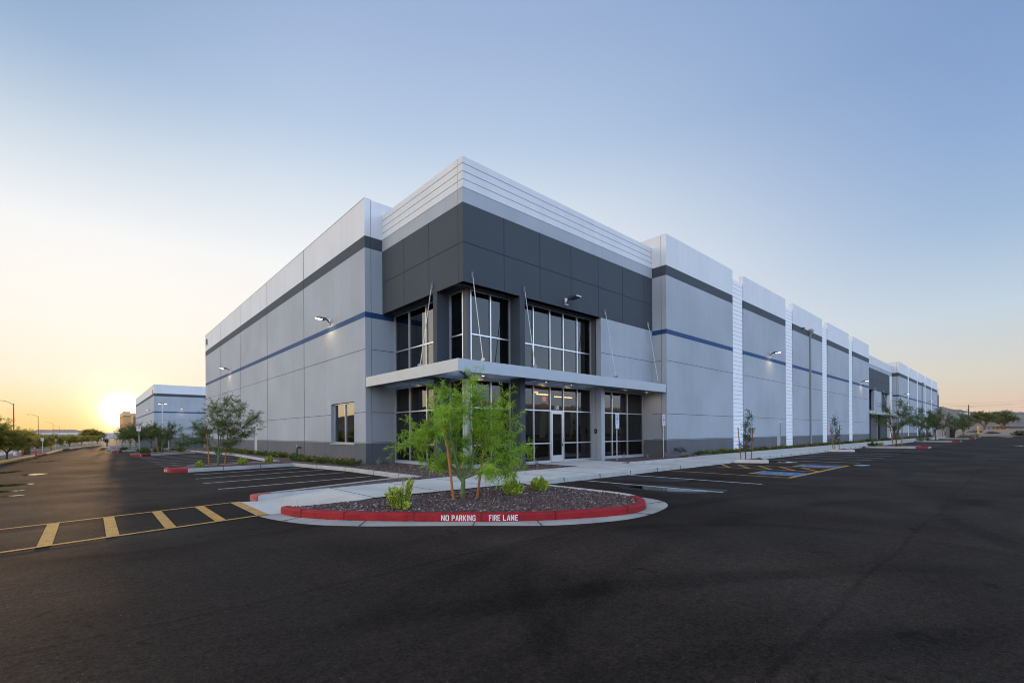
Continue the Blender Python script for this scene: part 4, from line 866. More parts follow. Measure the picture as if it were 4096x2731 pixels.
# slender tree on the second island of the left bays
def ctips(n, rx, z0, z1, rg, flat=.75):
    o = []
    for k in range(n):
        a = k*2.4+rg.uniform(-.3, .3); z = rg.uniform(z0, z1); q = (z-z0)/(z1-z0); rr = rx*(.45+.75*math.sin(math.pi*min(1, .2+q*.75)))*rg.uniform(.55, 1.); o.append((rr*math.cos(a), rr*math.sin(a)*flat, z))
    return o
rg1 = random.Random(11)
t2 = [tri(a, rg1.uniform(-.7, .7), b) for a, b in [(-1.5, 1.35), (-1.25, 2.0), (-.7, 2.45), (-.2, 2.85), (.35, 2.95), (.9, 2.95), (1.3, 2.55), (1.75, 2.2), (1.5, 1.6), (1.0, 1.3), (.5, 1.8), (-.5, 1.6), (-1.3, .95), (.1, 2.2), (-.9, 1.4), (.8, .95), (1.1, 2.0), (.1, 1.5)]]
tree('slender_tree', (-6.14, 10.6, .13), 'dark fine leaved staked tree on the red tipped island before the left wall', t2, LEAF_DK, BARK, group='staked trees on the parking islands', th=.55, r0=.05, twigs=32, leaves=20, tl=.5, ll=.17, lw=.013, droop=.5, seed=5)
stake((-6.5, 10.55, .08), (-6.58, 10.7, 1.95), 'left stake of the fine leaved tree on the second island'); stake((-5.92, 10.45, .08), (-5.75, 10.5, 2.0), 'right stake of the fine leaved tree on the second island')
ps = tree('slender_tree', (-6.2, 32.6, .13), 'dark bushy tree with crossed stakes in front of the green screened fence', ctips(18, 1.35, .95, 2.2, random.Random(2)), LEAF_DK, BARK, group='staked trees on the parking islands', th=.7, r0=.045, twigs=20, leaves=16, tl=.5, ll=.17, lw=.018, droop=.5, seed=6)
stake((-6.42, 32.5, .05), (-6.75, 32.9, 2.1), 'left stake of the bushy tree by the green fence', .04); stake((-5.8, 32.5, .05), (-5.55, 32.7, 1.9), 'right stake of the bushy tree by the green fence', .04)
for (x, y, s, rz, lb) in ((-7.6, 45.2, .95, 1., 'olive tree at the left of the clump beside the fire lane sign'), (-6.9, 45.9, 1.08, 2.4, 'tallest olive tree of the clump beside the fire lane sign'), (-5.8, 46.8, .95, 4., 'olive tree at the right of the clump beside the fire lane sign'), (-6.6, 54.5, 1.0, .4, 'olive tree behind the clump near the fire lane sign'), (-7.4, 65.5, .85, 5., 'sunlit spreading tree beside the dark box at the end of the drive'), (-5.5, 75, 1.0, 3., 'orange lit tree at the foot of the farthest warehouse')):
    c = copy_tree(ps, (x, y, .1), rz, lb, scale=s)
    for ch in c.children:
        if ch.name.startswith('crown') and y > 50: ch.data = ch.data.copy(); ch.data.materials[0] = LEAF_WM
# small trees on the right
def sapling(base, label, seed, h=2.3, sc_=1.):
    rg = random.Random(seed); tp = [(rg.uniform(-.42, .42)*(1-.6*q)+.1*q, rg.uniform(-.3, .3), .45+q*(h-.5)) for q in [k/13. for k in range(14)]]
    return tree('sapling', base, label, tp, LEAF_GR, BARKB, group='saplings in the small kerbed islands', th=.7, r0=.022, twigs=20, leaves=11, tl=.26, ll=.055, lw=.02, seed=seed, oval=True, wig=.05)
sapling((13.98, -4.85, .13), 'grey green sapling between two stakes at the ramp, nearest on the right', 21, 2.45); sapling((31.0, -4.75, .13), 'grey green sapling between two stakes in the farther small island', 22, 2.6)
stake((13.72, -4.72, .08), (13.55, -4.65, 1.75), 'left stake of the sapling nearest the ramp'); stake((14.35, -4.98, .08), (14.5, -5.0, 1.75), 'right stake of the sapling nearest the ramp')
stake((30.75, -4.7, .08), (30.5, -4.6, 2.0), 'left stake of the farther grey green sapling'); stake((31.3, -4.95, .08), (31.5, -4.95, 2.0), 'right stake of the farther grey green sapling')
rd = tree('slender_tree', (42.3, -6.75, .13), 'soft green staked tree in front of the second entrance', [tri(a, random.Random(k).uniform(-.8, .8), b) for k, (a, b) in enumerate([(-1.5, 2.6), (-1.2, 3.1), (-.6, 3.6), (0, 3.9), (.6, 3.6), (1.1, 3.3), (1.6, 2.9), (1.7, 2.2), (1.0, 2.5), (.2, 2.8), (-.7, 2.6), (-1.6, 2.0), (.5, 1.9), (-.3, 1.7)])], LEAF_DK, BARKB, group='staked trees on the parking islands', th=1.0, r0=.05, twigs=24, leaves=18, tl=.6, ll=.2, lw=.017, droop=.7, seed=9)
stake((42.0, -6.6, .05), (41.55, -6.4, 2.2), 'left stake of the soft green tree before the second entrance', .04); stake((42.5, -7.1, .05), (42.75, -7.1, 2.3), 'right stake of the soft green tree before the second entrance', .04)
for (x, y, s, rz, lb) in ((72.5, -6.5, 1.05, 1., 'airy tree on the third island, left of the tall thin post'), (79, -4.2, 1.15, 2., 'dense tree at the far corner of the warehouse'), (101, -6.3, .95, 3., 'tree just right of the dark gate'), (104, -7.2, 1.1, 4.4, 'dark upright tree right of the dark gate'), (97, -3.2, 1.15, .2, 'low green tree behind the pink pillar'), (134.5, -5.5, 1.15, 5., 'bright green tree behind the yellow marker post'), (122, -3, 1.3, 2.8, 'olive tree beyond the pink pillar'), (150, 2, 1.9, .5, 'tall olive tree showing past the far end of the warehouse')):
    copy_tree(rd, (x, y, .1), rz, lb, scale=s)
# shrubs
def shrub(name, base, label, lf, w_=.25, h=.4, shoots=40, lv=26, ll=.045, lw=.025, seed=1, group=None, tall=(), cat='shrub', fl=0, spread=1.):
    rg = random.Random(seed); B = Vector(base); t_ = thing(name, base, label, cat, group); L = Leaves(); F = Leaves(); st = MB()
    for k in range(shoots):
        a = rg.uniform(0, 6.28); r_ = w_*math.sqrt(rg.random()); b0 = B+Vector((r_*.5*math.cos(a), r_*.5*math.sin(a), -.02)); hh = h*rg.uniform(.55, 1.)*(1-.45*(r_/w_)**2)
        for (tx, tz) in tall:
            if abs(r_*math.cos(a)-tx) < .07: hh = tz*rg.uniform(.8, 1)
        e = B+Vector((r_*math.cos(a)*spread, r_*math.sin(a)*spread, hh)); st.tube([b0, e], [.006, .003], BARKB, 3, False)
        for j in range(lv):
            q = b0.lerp(e, rg.uniform(.18, 1.03)); L.oval(q, (rg.gauss(0, 1), rg.gauss(0, 1), rg.gauss(.45, .6)), ll*rg.uniform(.6, 1.2), lw*rg.uniform(.7, 1.2), rg)
        if fl and rg.random() < fl:
            for j in range(5): F.oval(e+Vector((0, 0, .01)), (rg.gauss(0, 1), rg.gauss(0, 1), .3), .05, .04, rg)
    st.build('stem', t_); L.build('foliage', t_, lf, B)
    if F.v: F.build('flowers', t_, FLOWER, B)
    return t_
G3 = 'lime green shrubs on the red kerbed island'
shrub('island_shrub', (-6.16, -6.30, .12), 'lime green shrub with one tall shoot, left of the feathery tree', LEAF_SH, .27, .26, 110, 34, .042, .026, 31, G3, ((.2, .58), (-.06, .42), (-.2, .32)))
shrub('island_shrub', (-3.26, -6.30, .12), 'lime green shrub at the right of the feathery tree, nearest it', LEAF_SH, .26, .42, 110, 32, .040, .024, 32, G3)
shrub('island_shrub', (-2.33, -6.25, .12), 'lime green shrub at the right end of the gravel island', LEAF_SH, .25, .40, 110, 32, .040, .024, 33, G3)
for i, (x, y, w_, h, lb) in enumerate(((-6.85, 10.6, .16, .33, 'small yellow green bush at the tip of the second island'), (-5.1, 10.86, .25, .36, 'round green bush on the second island, right of its tree'), (-3.75, 11.6, .2, .42, 'yellow green bush where the second island meets the wall bed'), (-7.36, 31.83, .45, .62, 'round green bush beside the fire lane sign'), (-6.3, 34.6, .45, .6, 'round green bush behind the fire lane sign, by the grey wall'), (-7.3, 35.2, .4, .5, 'dark green bush just right of the fire lane sign post'), (-4.9, 33.1, .35, .55, 'small bush at the right of the staked bushy tree'), (-8.1, 44.4, .35, .4, 'little bush on the red tipped far island'), (41.1, -5.3, .45, .55, 'round green bush on the island with the soft green tree'), (70.6, -5.2, .55, .8, 'round bush on the third island to the right'), (72.5, -5.8, .5, .6, 'smaller bush beside the round bush on the third island'), (44, -5.4, .2, .4, 'thin sprout on the island with the soft green tree'), (99.8, -7.4, .7, .8, 'low bush under the tree right of the dark gate'), (106, -7.8, .7, .8, 'low bush between the dark gate and the yellow post'), (128, -7.6, .8, .9, 'low bush just left of the yellow marker post'))):
    shrub('round_bush', (x, y, .1), lb, LEAF_SH if i < 3 or i == 11 else LEAF_LA, w_, h, 60 if i < 9 else 40, 26, .05+.02*(abs(y) > 25)+.02*(x > 30), .03+.012*(x > 30), 40+i, 'round bushes on the parking islands')
protos = [shrub('lantana', (0, 0, 0), 'x', LEAF_LA, .36, .38, 55, 20, .06, .035, 60+k, 'flowering ground cover along the warehouse walls', fl=.16, spread=1.25) for k in range(4)]
lant = []
for k in range(8): lant.append((-1.75-.05*k+random.uniform(-.1, .1), 5.9+.95*k))
for k in range(20): lant.append((-1.6-.06*(k % 3)-.02*k, 15.4+1.15*k if k != 0 else 14.3))
xk = 16.6
while xk < 64: lant.append((xk, -1.22+random.uniform(-.08, .08))); xk += .72+.012*(xk-16)
lant += [(15.2, -1.5), (13.95, -1.62)]
while xk < 135: lant.append((xk, -1.2)); xk += 2.2
lant = [p for p in lant if not (30.4 < p[0] < 31.9 and p[1] < 0) and not (34.0 < p[0] < 34.7) and not (66 < p[0] < 71)]
used = set()
for i, (x, y) in enumerate(lant):
    p = protos[i % 4]; z = .1
    lab = 'low green lantana with orange flowers in the bed along the long right facade' if y < 0 else 'low green lantana with few flowers in the bed along the left wall'
    s = (1 if y > 0 else .92)*random.uniform(.8, 1.15)
    if x > 60: s *= 1.3
    if (x, y) in ((15.2, -1.5), (13.95, -1.62)): s = .45 if x > 14.5 else .6
    if (x, y) == (15.2, -1.5): lab = 'smaller of the two leafy plants below the overflow pipes, among rocks'
    elif (x, y) == (13.95, -1.62): lab = 'larger leafy plant left of the overflow pipes, by the sign'
    if i % 4 not in used: used.add(i % 4); p.location = (x, y, z); p['label'] = lab; p.scale = (s,)*3; c = p
    else: c = copy_tree(p, (x, y, z), random.uniform(0, 6), lab, scale=s)
    c['group'] = 'flowering ground cover along the long facade' if y < 0 else 'flowering ground cover along the left wall'
def agave(base, label, seed, h=.45, n=12):
    rg = random.Random(seed); t_ = MB()
    for k in range(n):
        a = rg.uniform(0, 6.28); l_ = h*rg.uniform(.5, 1.1); o_ = rg.uniform(.25, .75)*l_; p = Vector(base); q = p+Vector((o_*.45*math.cos(a), o_*.45*math.sin(a), l_*.6)); e = p+Vector((o_*math.cos(a), o_*math.sin(a), l_)); s = Vector((-math.sin(a), math.cos(a), 0))*.011
        t_.poly([p+s, p-s, q-s, q+s], GRASSB); t_.poly([q+s, q-s, e], GRASSB)
    return tag(t_.build('bladed_plant'), label, 'plant', 'thin grey bladed plants in the gravel beds')
for i, (x, y, h, lb) in enumerate(((-1.32, 4.42, .42, 'thin grey bladed plant at the dark base of the left return wall'), (-1.31, 3.16, .62, 'tallest grey bladed plant, in front of the left glazing edge'), (-1.39, 1.57, .35, 'small grey bladed plant below the left entrance glazing'), (-1.31, .49, .5, 'grey bladed plant left of the tower corner, behind the feathery tree'), (-.75, 5.6, .35, 'grey bladed plant nearest the office window'), (3.3, -.6, .42, 'dry bladed plant before the windows left of door 100'), (9.6, -.6, .42, 'dry bladed plant between the sign and the column right of the door'), (11.2, -1.0, .4, 'dry bladed plant under the windows right of the first parking sign'), (12.5, -1.3, .55, 'tall dry bladed plant left of the second parking sign'))): agave((x, y, .12), lb, 80+i, h)
rg2 = random.Random(9); rkl = MB()
for k in range(46):
    x = rg2.uniform(14.2, 17.4); y = -1.5+rg2.uniform(-.2, .28); s = rg2.uniform(.05, .13); rkl.lathe((x, y, .10), [(s*.7, 0), (s, s*.4), (s*.75, s*.85), (s*.2, s*1.05)], ROCKM, 7)
struct(rkl.build('drainage_rocks'), 'stuff')

# ------------------------------------------------------------------ signs and street furniture
def rounded(w_, h, r=.02, n=4):
    pts = []
    for cx, cy, a0 in ((w_/2-r, h/2-r, 0), (-w_/2+r, h/2-r, 90), (-w_/2+r, -h/2+r, 180), (w_/2-r, -h/2+r, 270)):
        for k in range(n+1): a = R(a0+90*k/n); pts.append((cx+r*math.cos(a), cy+r*math.sin(a)))
    return pts
def plate(mb, cx, y, cz, w_, h, m, th=.004, back=None, r=.02):
    p = rounded(w_, h, r); mb.poly([(cx+a, y, cz+b) for a, b in p], m); mb.poly([(cx+a, y+th, cz+b) for a, b in p], back or m)
    for k in range(len(p)): a, b = p[k], p[(k+1) % len(p)]; mb.poly([(cx+a[0], y, cz+a[1]), (cx+b[0], y, cz+b[1]), (cx+b[0], y+th, cz+b[1]), (cx+a[0], y+th, cz+a[1])], back or m)
def wheelchair(mb, cx, y, cz, s, m):
    f = lambda a, b: (cx+a*s, y, cz+b*s)
    t = np.linspace(R(140), R(395), 15)
    for a, b in zip(t, t[1:]): mb.poly([f(.3*math.cos(a), .3*math.sin(a)-.15), f(.3*math.cos(b), .3*math.sin(b)-.15), f(.21*math.cos(b), .21*math.sin(b)-.15), f(.21*math.cos(a), .21*math.sin(a)-.15)], m)
    def bar(p, q, w_): 
        p, q = Vector(p), Vector(q); d = (q-p).normalized(); n_ = Vector((-d.y, d.x))*w_/2; mb.poly([f(*(p+n_)), f(*(q+n_)), f(*(q-n_)), f(*(p-n_))], m)
    bar((-.02, .3), (-.06, -.08), .1); bar((-.08, -.05), (.2, -.07), .1); bar((.2, -.05), (.3, -.38), .09); bar((-.02, .16), (.2, .12), .07)
    mb.poly([f(-.0+.075*math.cos(a), .43+.075*math.sin(a)) for a in np.linspace(0, 6.2, 12)], m)
def ada(x, y, label, van):
    t_ = thing('parking_sign', (x, y, .1), label, 'sign', 'reserved parking signs by the entrance')
    MB().tube([(x, y, .05), (x, y, 2.52)], .027, GALV, 10).build('post', t_); m_ = MB(); yy = y-.036
    plate(m_, x+.01, yy, 2.19, .31, .60, SIGNW); sg = m_.build('sign_plate', t_); m_ = MB(); y2 = yy-.002
    for s_, sz, zz in (('RESERVED', .062, 2.405), ('PARKING', .062, 2.33)): text_faces(m_, s_, sz, SIGNB, lambda a, b: (x+.01+a*.9, y2, zz+b), .001)
    m_.box(x-.065, x+.085, y2, y2+.001, 2.125, 2.305, SIGNB); wheelchair(m_, x+.012, y2-.0015, 2.205, .17, SIGNW)
    for k, s_ in enumerate(('NO VEHICLE', 'PARKING WITHOUT', 'PERMIT OR PLATE', 'ISSUED ONLY', 'FINE BY LAW')): text_faces(m_, s_, .032, SIGNB, lambda a, b: (x+.01+a*.9, y2, 2.08-.036*k+b), .0006)
    m_.build('lettering', sg)
    if van:
        m_ = MB(); plate(m_, x+.01, yy, 1.80, .29, .155, SIGNW); s2 = m_.build('sign_plate', t_); m_ = MB(); text_faces(m_, 'VAN', .05, SIGNB, lambda a, b: (x+.01+a, y2, 1.81+b), .001); text_faces(m_, 'ACCESSIBLE', .042, SIGNB, lambda a, b: (x+.01+a*.85, y2, 1.745+b), .0006); m_.build('lettering', s2)
    MB().lathe((x, y, 2.52), [(.03, 0), (.03, .02), (.01, .035)], GALV, 8).build('cap', t_)
ada(9.25, -.42, 'taller reserved parking sign with a small plate below it, in front of the windows', True)
ada(13.15, -.78, 'single plate reserved parking sign at the edge of the grey wall', False)
def plain_sign(x, y, h, w_, ph, ang, label, text=None, r=.03):
    t_ = thing('street_sign', (x, y, 0), label, 'sign', 'signs along the drive'); t_.rotation_euler = (0, 0, ang); WL[t_.name] = Vector((0, 0, 0))
    MB().tube([(0, 0, -.02), (0, 0, h-.04)], r, GALV, 8).build('post', t_); m_ = MB(); plate(m_, 0, -.05, h-ph/2, w_, ph, SIGNW if text else SIGNBK, back=SIGNBK); o = m_.build('sign_plate', t_)
    if text:
        q = MB(); yy = -.053
        for k, (s_, sz, m_m) in enumerate(text): text_faces(q, s_, sz*ph, m_m, lambda a, b: (a*.85, yy, h-ph*(.30+.22*k)+b), .002)
        for a, b, c, d in ((-.47, .47, .455, .475), (-.47, .47, -.475, -.455), (-.47, -.445, -.45, .45), (.445, .47, -.45, .45)): q.box(a*w_, b*w_, yy-.001, yy, h-ph/2+c*ph, h-ph/2+d*ph, SIGNR)
        q.build('lettering', o)
face = R(-28)
FT = [('FIRE', .26, SIGNR), ('LANE', .26, SIGNR), ('NO PARKING', .12, SIGNR)]
plain_sign(-7.66, 32.4, 2.28, .31, .40, face, 'nearest fire lane sign, beside the round bush on the red tipped island', FT)
plain_sign(-8.5, 49.1, 1.62, .26, .32, face, 'second fire lane sign down the drive, before the clump of olive trees', FT, .025)
plain_sign(-8.68, 70.2, 1.49, .24, .25, face, 'third fire lane sign down the drive, right of the dark box', FT, .025)
plain_sign(-9.18, 76.8, 1.2, .2, .2, face, 'tiny fire lane sign left of the dark box at the end of the drive', FT, .022); plain_sign(-9.46, 74.8, 1.0, .18, .2, face, 'leftmost of the tiny fire lane signs at the end of the drive', FT, .022)
for (x, y, h, w_, ph, lb) in ((-14.28, 39.0, 1.63, .30, .30, 'nearest grey backed sign, behind the left safety post'), (-13.34, 39.03, 1.39, .23, .25, 'grey backed sign right of the tilted safety post'), (-13.25, 45.4, 1.26, .2, .18, 'grey backed sign just left of the yellow pole'), (-13.08, 51.7, 1.21, .2, .2, 'grey backed sign right of the yellow pole'), (-12.74, 63.4, .95, .16, .16, 'small grey backed sign beyond the kerb ramp'), (-10.83, 71.1, .75, .14, .16, 'smallest grey backed sign, in front of the big orange lit tree')):
    plain_sign(x, y, h, w_, ph, face, lb, None, .025 if y < 50 else .02)
def delineator(x, y, tilt, label, h=.72):
    t_ = thing('safety_post', (x, y, .03), label, 'post', 'orange safety posts on the left kerb'); tp = (x+tilt[0], y+tilt[1], h); b = (x, y, .05)
    m_ = MB(); m_.lathe((x, y, .0), [(.14, 0), (.14, .03), (.06, .05)], BLACKM, 10); m_.build('foot', t_); MB().tube([b, tp], .055, ORANGE, 10).build('post', t_)
    m_ = MB(); B_, T_ = Vector(b), Vector(tp)
    for f in (.62, .82): m_.tube([B_.lerp(T_, f), B_.lerp(T_, f+.09)], .058, LETW, 10)
    m_.build('reflector_band', t_)
delineator(-14.05, 33.2, (.02, .0), 'upright orange safety post behind the sunlit kerb'); delineator(-13.3, 32.3, (-.10, .09), 'tilted orange safety post at the end of the sunlit kerb', .80)
def marker(x, y, h, r, label):
    t_ = thing('marker_post', (x, y, 0), label, 'post', 'yellow marker posts'); MB().lathe((x, y, -.02), [(r, 0), (r, h-.1), (r*.6, h)], YELP, 10).build('post', t_); MB().lathe((x, y, h*.45), [(r*1.03, 0), (r*1.03, h*.07)], DMETAL, 10).build('band', t_)
marker(-13.25, 47.3, .78, .075, 'yellow marker post among the trees on the left verge'); marker(178.6, -5.83, 2.7, .2, 'tall yellow marker post at the far end of the right lot')
hy = thing('fire_hydrant', (159.1, -13.8, 0), 'yellow fire hydrant with white cap at the far right edge', 'hydrant')
MB().lathe((159.1, -13.8, -.05), [(.28, 0), (.28, .12), (.2, .14), (.2, .72), (.27, .74), (.27, .80)], YELP, 14).build('body', hy); m_ = MB(); m_.tube([(158.7, -13.8, .55), (159.5, -13.8, .55)], .11, YELP, 10); m_.tube([(159.1, -14.2, .5), (159.1, -13.8, .5)], .13, YELP, 10); m_.build('nozzle', hy); MB().lathe((159.1, -13.8, .80), [(.26, 0), (.2, .12), (.08, .2), (.05, .26)], LETW, 14).build('bonnet', hy)
mw = thing('meter_box', (-14.1, 37.6, 0), 'blue utility pedestal behind the nearest left sign', 'pedestal'); m_ = MB(); m_.box(-14.32, -13.95, 37.5, 37.8, 0, .42, BLACKM); m_.box(-14.34, -13.93, 37.48, 37.82, .425, .7, BLU); m_.build('cabinet', mw); MB().box(-14.42, -13.80, 37.55, 37.75, .705, .76, METAL).build('lid', mw)
tag(MB().lathe((-14.63, 36.3, 0), [(.1, 0), (.1, .34), (.06, .42), (.02, .46)], SIGNW, 10).build('white_bollard'), 'short white pipe bollard on the left verge', 'bollard')
def street_lamp(x, y, h, label, base=-1.5, s=1.):
    t_ = thing('street_lamp', (x, y, base), label, 'street lamp', 'street lamps along the road on the left')
    MB().tube([(x, y, base), (x, y, h*.45), (x, y, h)], [.11*s, .09*s, .07*s], DMETAL, 8).build('pole', t_); d = -rt; P = Vector((x, y, h-.4)); a_ = [P, P+d*.9*s+up*.55*s, P+d*2.0*s+up*.85*s, P+d*3.1*s+up*.9*s]
    MB().tube(catmull3(a_, 4), .045*s, DMETAL, 6).build('arm', t_); e = a_[-1]; MB().tube([e-d*.1, e+d*.7*s], [.06*s, .10*s], DMETAL, 6).build('lamp_head', t_)
for (x, y, h, lb, s) in ((-23.35, 139.4, 8.95, 'nearest street lamp, cut by the left edge', 1.2), (-25, 234.2, 9.0, 'second street lamp from the left', 1.1), (-27.1, 376.6, 9.0, 'third street lamp, right of the second', 1.1), (-29.6, 520.8, 9.2, 'fourth street lamp, before the hill', 1.15), (-31.1, 680, 8.6, 'fifth street lamp, before the hill top', 1.2), (-31.1, 761, 8.2, 'sixth street lamp, close behind the fifth', 1.2), (-31, 950, 7.5, 'farthest street lamp, left of the big orange lit tree', 1.3)): street_lamp(x, y, h, lb, s=s)
ll = thing('lot_lamp', (-.7, 91.8, 0), 'slender lot lamp with two heads in front of the second warehouse', 'lamp post'); MB().tube([(-.7, 91.8, -.05), (-.7, 91.8, 7.45)], [.1, .07], GALV, 8).build('pole', ll)
for s in (-1, 1):
    p = Vector((-.7, 91.8, 7.4)); hdd = rt*s; m_ = MB(); m_.tube([p, p+hdd*.75], [.05, .09], DMETAL, 6); o = m_.build('lamp_head', ll); q = p+hdd*.55; MB().box(q.x-.16, q.x+.16, q.y-.16, q.y+.16, q.z-.14, q.z-.11, BULB).build('lens', o)
# block wall with the green screened gate, dark box, pillar and gate on the right
bw = thing('block_wall', (-6.4, 52, 0), 'grey block wall with a dark base at the end of the left wing', 'wall')
a_, b_ = Vector((-6.4, 52)), Vector((-.95, 48.4)); dd_ = (b_-a_).normalized(); nv = Vector((-dd_.y, dd_.x))*.2
def seg(mb, s0, s1, z0, z1, m, e=0.): p, q = a_+dd_*s0, a_+dd_*s1; o_ = nv.normalized()*e; mb.prism([(*(p-o_),), (*(q-o_),), (*(q+nv+o_),), (*(p+nv+o_),)], z0, z1, m)
m_ = MB(); seg(m_, 0, 1.7, 0, 1.28, BLOCK); seg(m_, 2.9, 6.4, 0, 1.28, BLOCK); [seg(m_, .4*k, .4*k+.012, .0, 1.282, JOINT, .004) for k in range(16) if not 3 < k < 8]; [seg(m_, 0, 1.7, .2*k, .2*k+.01, JOINT, .003) for k in range(1, 6)]; m_.build('wall', bw); m_ = MB(); seg(m_, 1.75, 2.85, .02, 1.62, GREENS); g_ = m_.build('screened_gate', bw); m_ = MB(); seg(m_, 1.69, 1.75, 0, 1.7, GALV, .02); seg(m_, 2.85, 2.91, 0, 1.7, GALV, .02); m_.build('gate_post', bw)
db = thing('dark_box', (-8.3, 78, 0), 'dark box on a short pole at the end of the drive', 'box'); MB().tube([(-8.7, 76, 0), (-8.7, 76, .5)], .08, BLACKM, 6).build('pole', db); MB().box(-8.95, -8.45, 75.9, 76.1, .5, 1.05, BLACKM).build('cabinet', db)
pg = thing('pillar_gate', (110.4, -5, 0), 'pink pillar with a tall black gate leaf, in the right distance', 'gate'); m_ = MB(); m_.box(110.2, 110.8, -5.0, -4.45, -.05, 1.9, TAN); m_.box(110, 126, -3.0, -2.6, -.05, 1.7, TAN); m_.build('pillar', pg); MB().box(110.3, 110.5, -5.75, -5.02, .02, 1.82, BLACKM).build('gate_leaf', pg)
tag(MB().tube([(93.6, -4.7, -.05), (93.6, -4.7, 3.15)], .07, GALV, 8).build('thin_post'), 'tall thin grey post near the far corner of the warehouse', 'post')

# ------------------------------------------------------------------ far right and left: ranch, hills, wires
sh = thing('ranch_shed', (326, -6, 1.6), 'long open ranch shed with a flat grey roof, on the far right', 'shed')
def along(p, q, t, off=0.): a, b = Vector(p), Vector(q); d = (b-a).normalized(); return a+(b-a)*t+Vector((-d.y, d.x))*off
P0, P1, P2 = (320.7, -.5), (330, -8.9), (352, -28.9)
def sbox(mb, p, q, t0, t1, o0, o1, z0, z1, m):
    c = [along(p, q, t0, o0), along(p, q, t1, o0), along(p, q, t1, o1), along(p, q, t0, o1)]; mb.prism([(v.x, v.y) for v in c], z0, z1, m)
m_ = MB(); sbox(m_, P0, P1, -.05, 1, -1, 8, 3.0, 3.5, ROOFM); sbox(m_, P1, P2, 0, 1, -1.5, 8, 2.9, 3.65, ROOFM); m_.build('roof', sh)
for k in range(6): m_ = MB(); sbox(m_, P0, P1, .1+.17*k, .115+.17*k, -.6, -.3, 1.2, 3.0, BARKB); m_.build('post', sh)
m_ = MB(); sbox(m_, P1, P2, .01, 1, 0, 7, 1.2, 2.9, TAN); m_.build('wall', sh)
gw = thing('garden_wall', (250, -10, .5), 'low tan wall in front of the ranch shed', 'wall'); m_ = MB(); sbox(m_, (240, 2), (275, -31), 0, 1, 0, .4, .2, 1.28, TAN); m_.build('wall', gw); m_ = MB(); sbox(m_, (240, 2), (275, -31), .385, .41, -.3, .6, .3, 1.8, TAN); m_.build('pillar', gw)
for i, (bx, by, bz, tl_, lb, sd_, rx_) in enumerate(((274.8, -3.3, 1.2, 8.0, 'broad mesquite tree with a dark forked trunk, left of the pair on the far right', 51, 4.7), (288.2, -8.8, 1.2, 8.0, 'broad mesquite tree with a bare lower trunk, right of the pair on the far right', 52, 4.9))):
    rg = random.Random(sd_); tp = []
    for k in range(22): a = k*2.4; r_ = rx_*math.sqrt((k+.5)/22); tp.append((r_*math.cos(a), r_*math.sin(a), 7.9-(r_/rx_)**2*2.9+rg.uniform(-1.1, .3)))
    tree('mesquite_tree', (bx, by, bz), lb, tp, LEAF_DK, BARKB, 'pair of mesquite trees on the far right', th=2.2, r0=.42, twigs=26, leaves=20, tl=1.5, ll=.5, lw=.13, droop=.4, seed=sd_, wig=.5, oval=True, lean=(.4, -.3))
up_ = thing('utility_pole', (297.9, 2.7, 1), 'wooden utility pole with wires above the right hand trees', 'utility pole'); MB().tube([(297.9, 2.7, 1), (297.9, 2.7, 13.45)], [.28, .2], BARKB, 8).build('pole', up_); MB().box(297.1, 297.7, 2.9, 3.4, 10.6, 11.5, GALV).build('transformer', up_)
m_ = MB(); 
for a, b in (((287.5, 12.2, 13.7), (317.4, -15, 15.14)), ((289.7, 10.2, 12.68), (317.4, -15, 14.04)), ((289.7, 10.2, 12.6), (317.4, -15, 13.54)), ((293.8, 6.4, 11.45), (297.9, 2.7, 12.21)), ((297.9, 2.7, 12.21), (317.4, -15, 12.14))):
    a, b = Vector(a), Vector(b); d = b-a; a2, b2_ = a-d*.25, b+d*.5; mid = (a2+b2_)/2-Vector((0, 0, .15)); m_.tube([a2, a2.lerp(b2_, .5)-Vector((0, 0, .12)), b2_], .028, DMETAL, 4)
m_.build('wire', up_)
def hill(name, prof, depth, base_r, rough, m, seed=0, step=6):
    """ridge of (x, y, z) crest points; the slope runs down toward the lot over base_r metres and down behind it"""
    rg = random.Random(seed); cr_ = [Vector(p) for p in prof]; C2 = Vector((-10.5, -14.2, 0)); pts = []
    for a, b in zip(cr_, cr_[1:]):
        n = max(2, int((b-a).length/step))
        for k in range(n): pts.append(a.lerp(b, k/n))
    pts.append(cr_[-1]); mb = MB(); rows = []
    fr = [0, .06, .14, .25, .38, .52, .68, .84, 1.]
    for p in pts:
        d = Vector((p.x-C2.x, p.y-C2.y, 0)).normalized(); row = [Vector((p.x, p.y, -6))+d*base_r*.5]
        j0 = rg.uniform(-1, 1)*rough
        for f in fr: row.append(Vector((p.x, p.y, 0))-d*base_r*f+Vector((0, 0, (p.z+j0*(1-f))*(1-f)**1.15+rg.uniform(-1, 1)*rough*.8*(0 < f < 1)-3.*f)))
        rows.append(row)
    for r1, r2 in zip(rows, rows[1:]):
        for k in range(len(r1)-1): mb.poly([r1[k], r1[k+1], r2[k+1], r2[k]], m)
    return struct(mb.build(name, smooth=True))
hill('hills', [(1040, 220, 36), (1090, 140, 50), (1139, 89, 45.4), (1150, 79, 42.2), (1170, 61, 38.2), (1182, 50, 35.4), (1207, 27, 31.7), (1219, 17, 34.7), (1230, 6, 35.4), (1242, -4, 34.1), (1256, -17, 33.6), (1320, -75, 30), (1500, -240, 34)], 0, 640, .9, HILL, 3)
hill('hills', [(-620, 4200, 30), (-420, 3870, 26), (-326, 3787, 30), (-301, 3764, 32), (-262, 3729, 26), (-227, 3697, 37.4), (-174, 3649, 34.6), (-162, 3637, 38), (-121, 3600, 35.3), (-86, 3568, 37), (-50, 3536, 30), (-22, 3511, 26), (29, 3464, 16), (90, 3410, 6)], 0, 900, .5, HILL, 4)
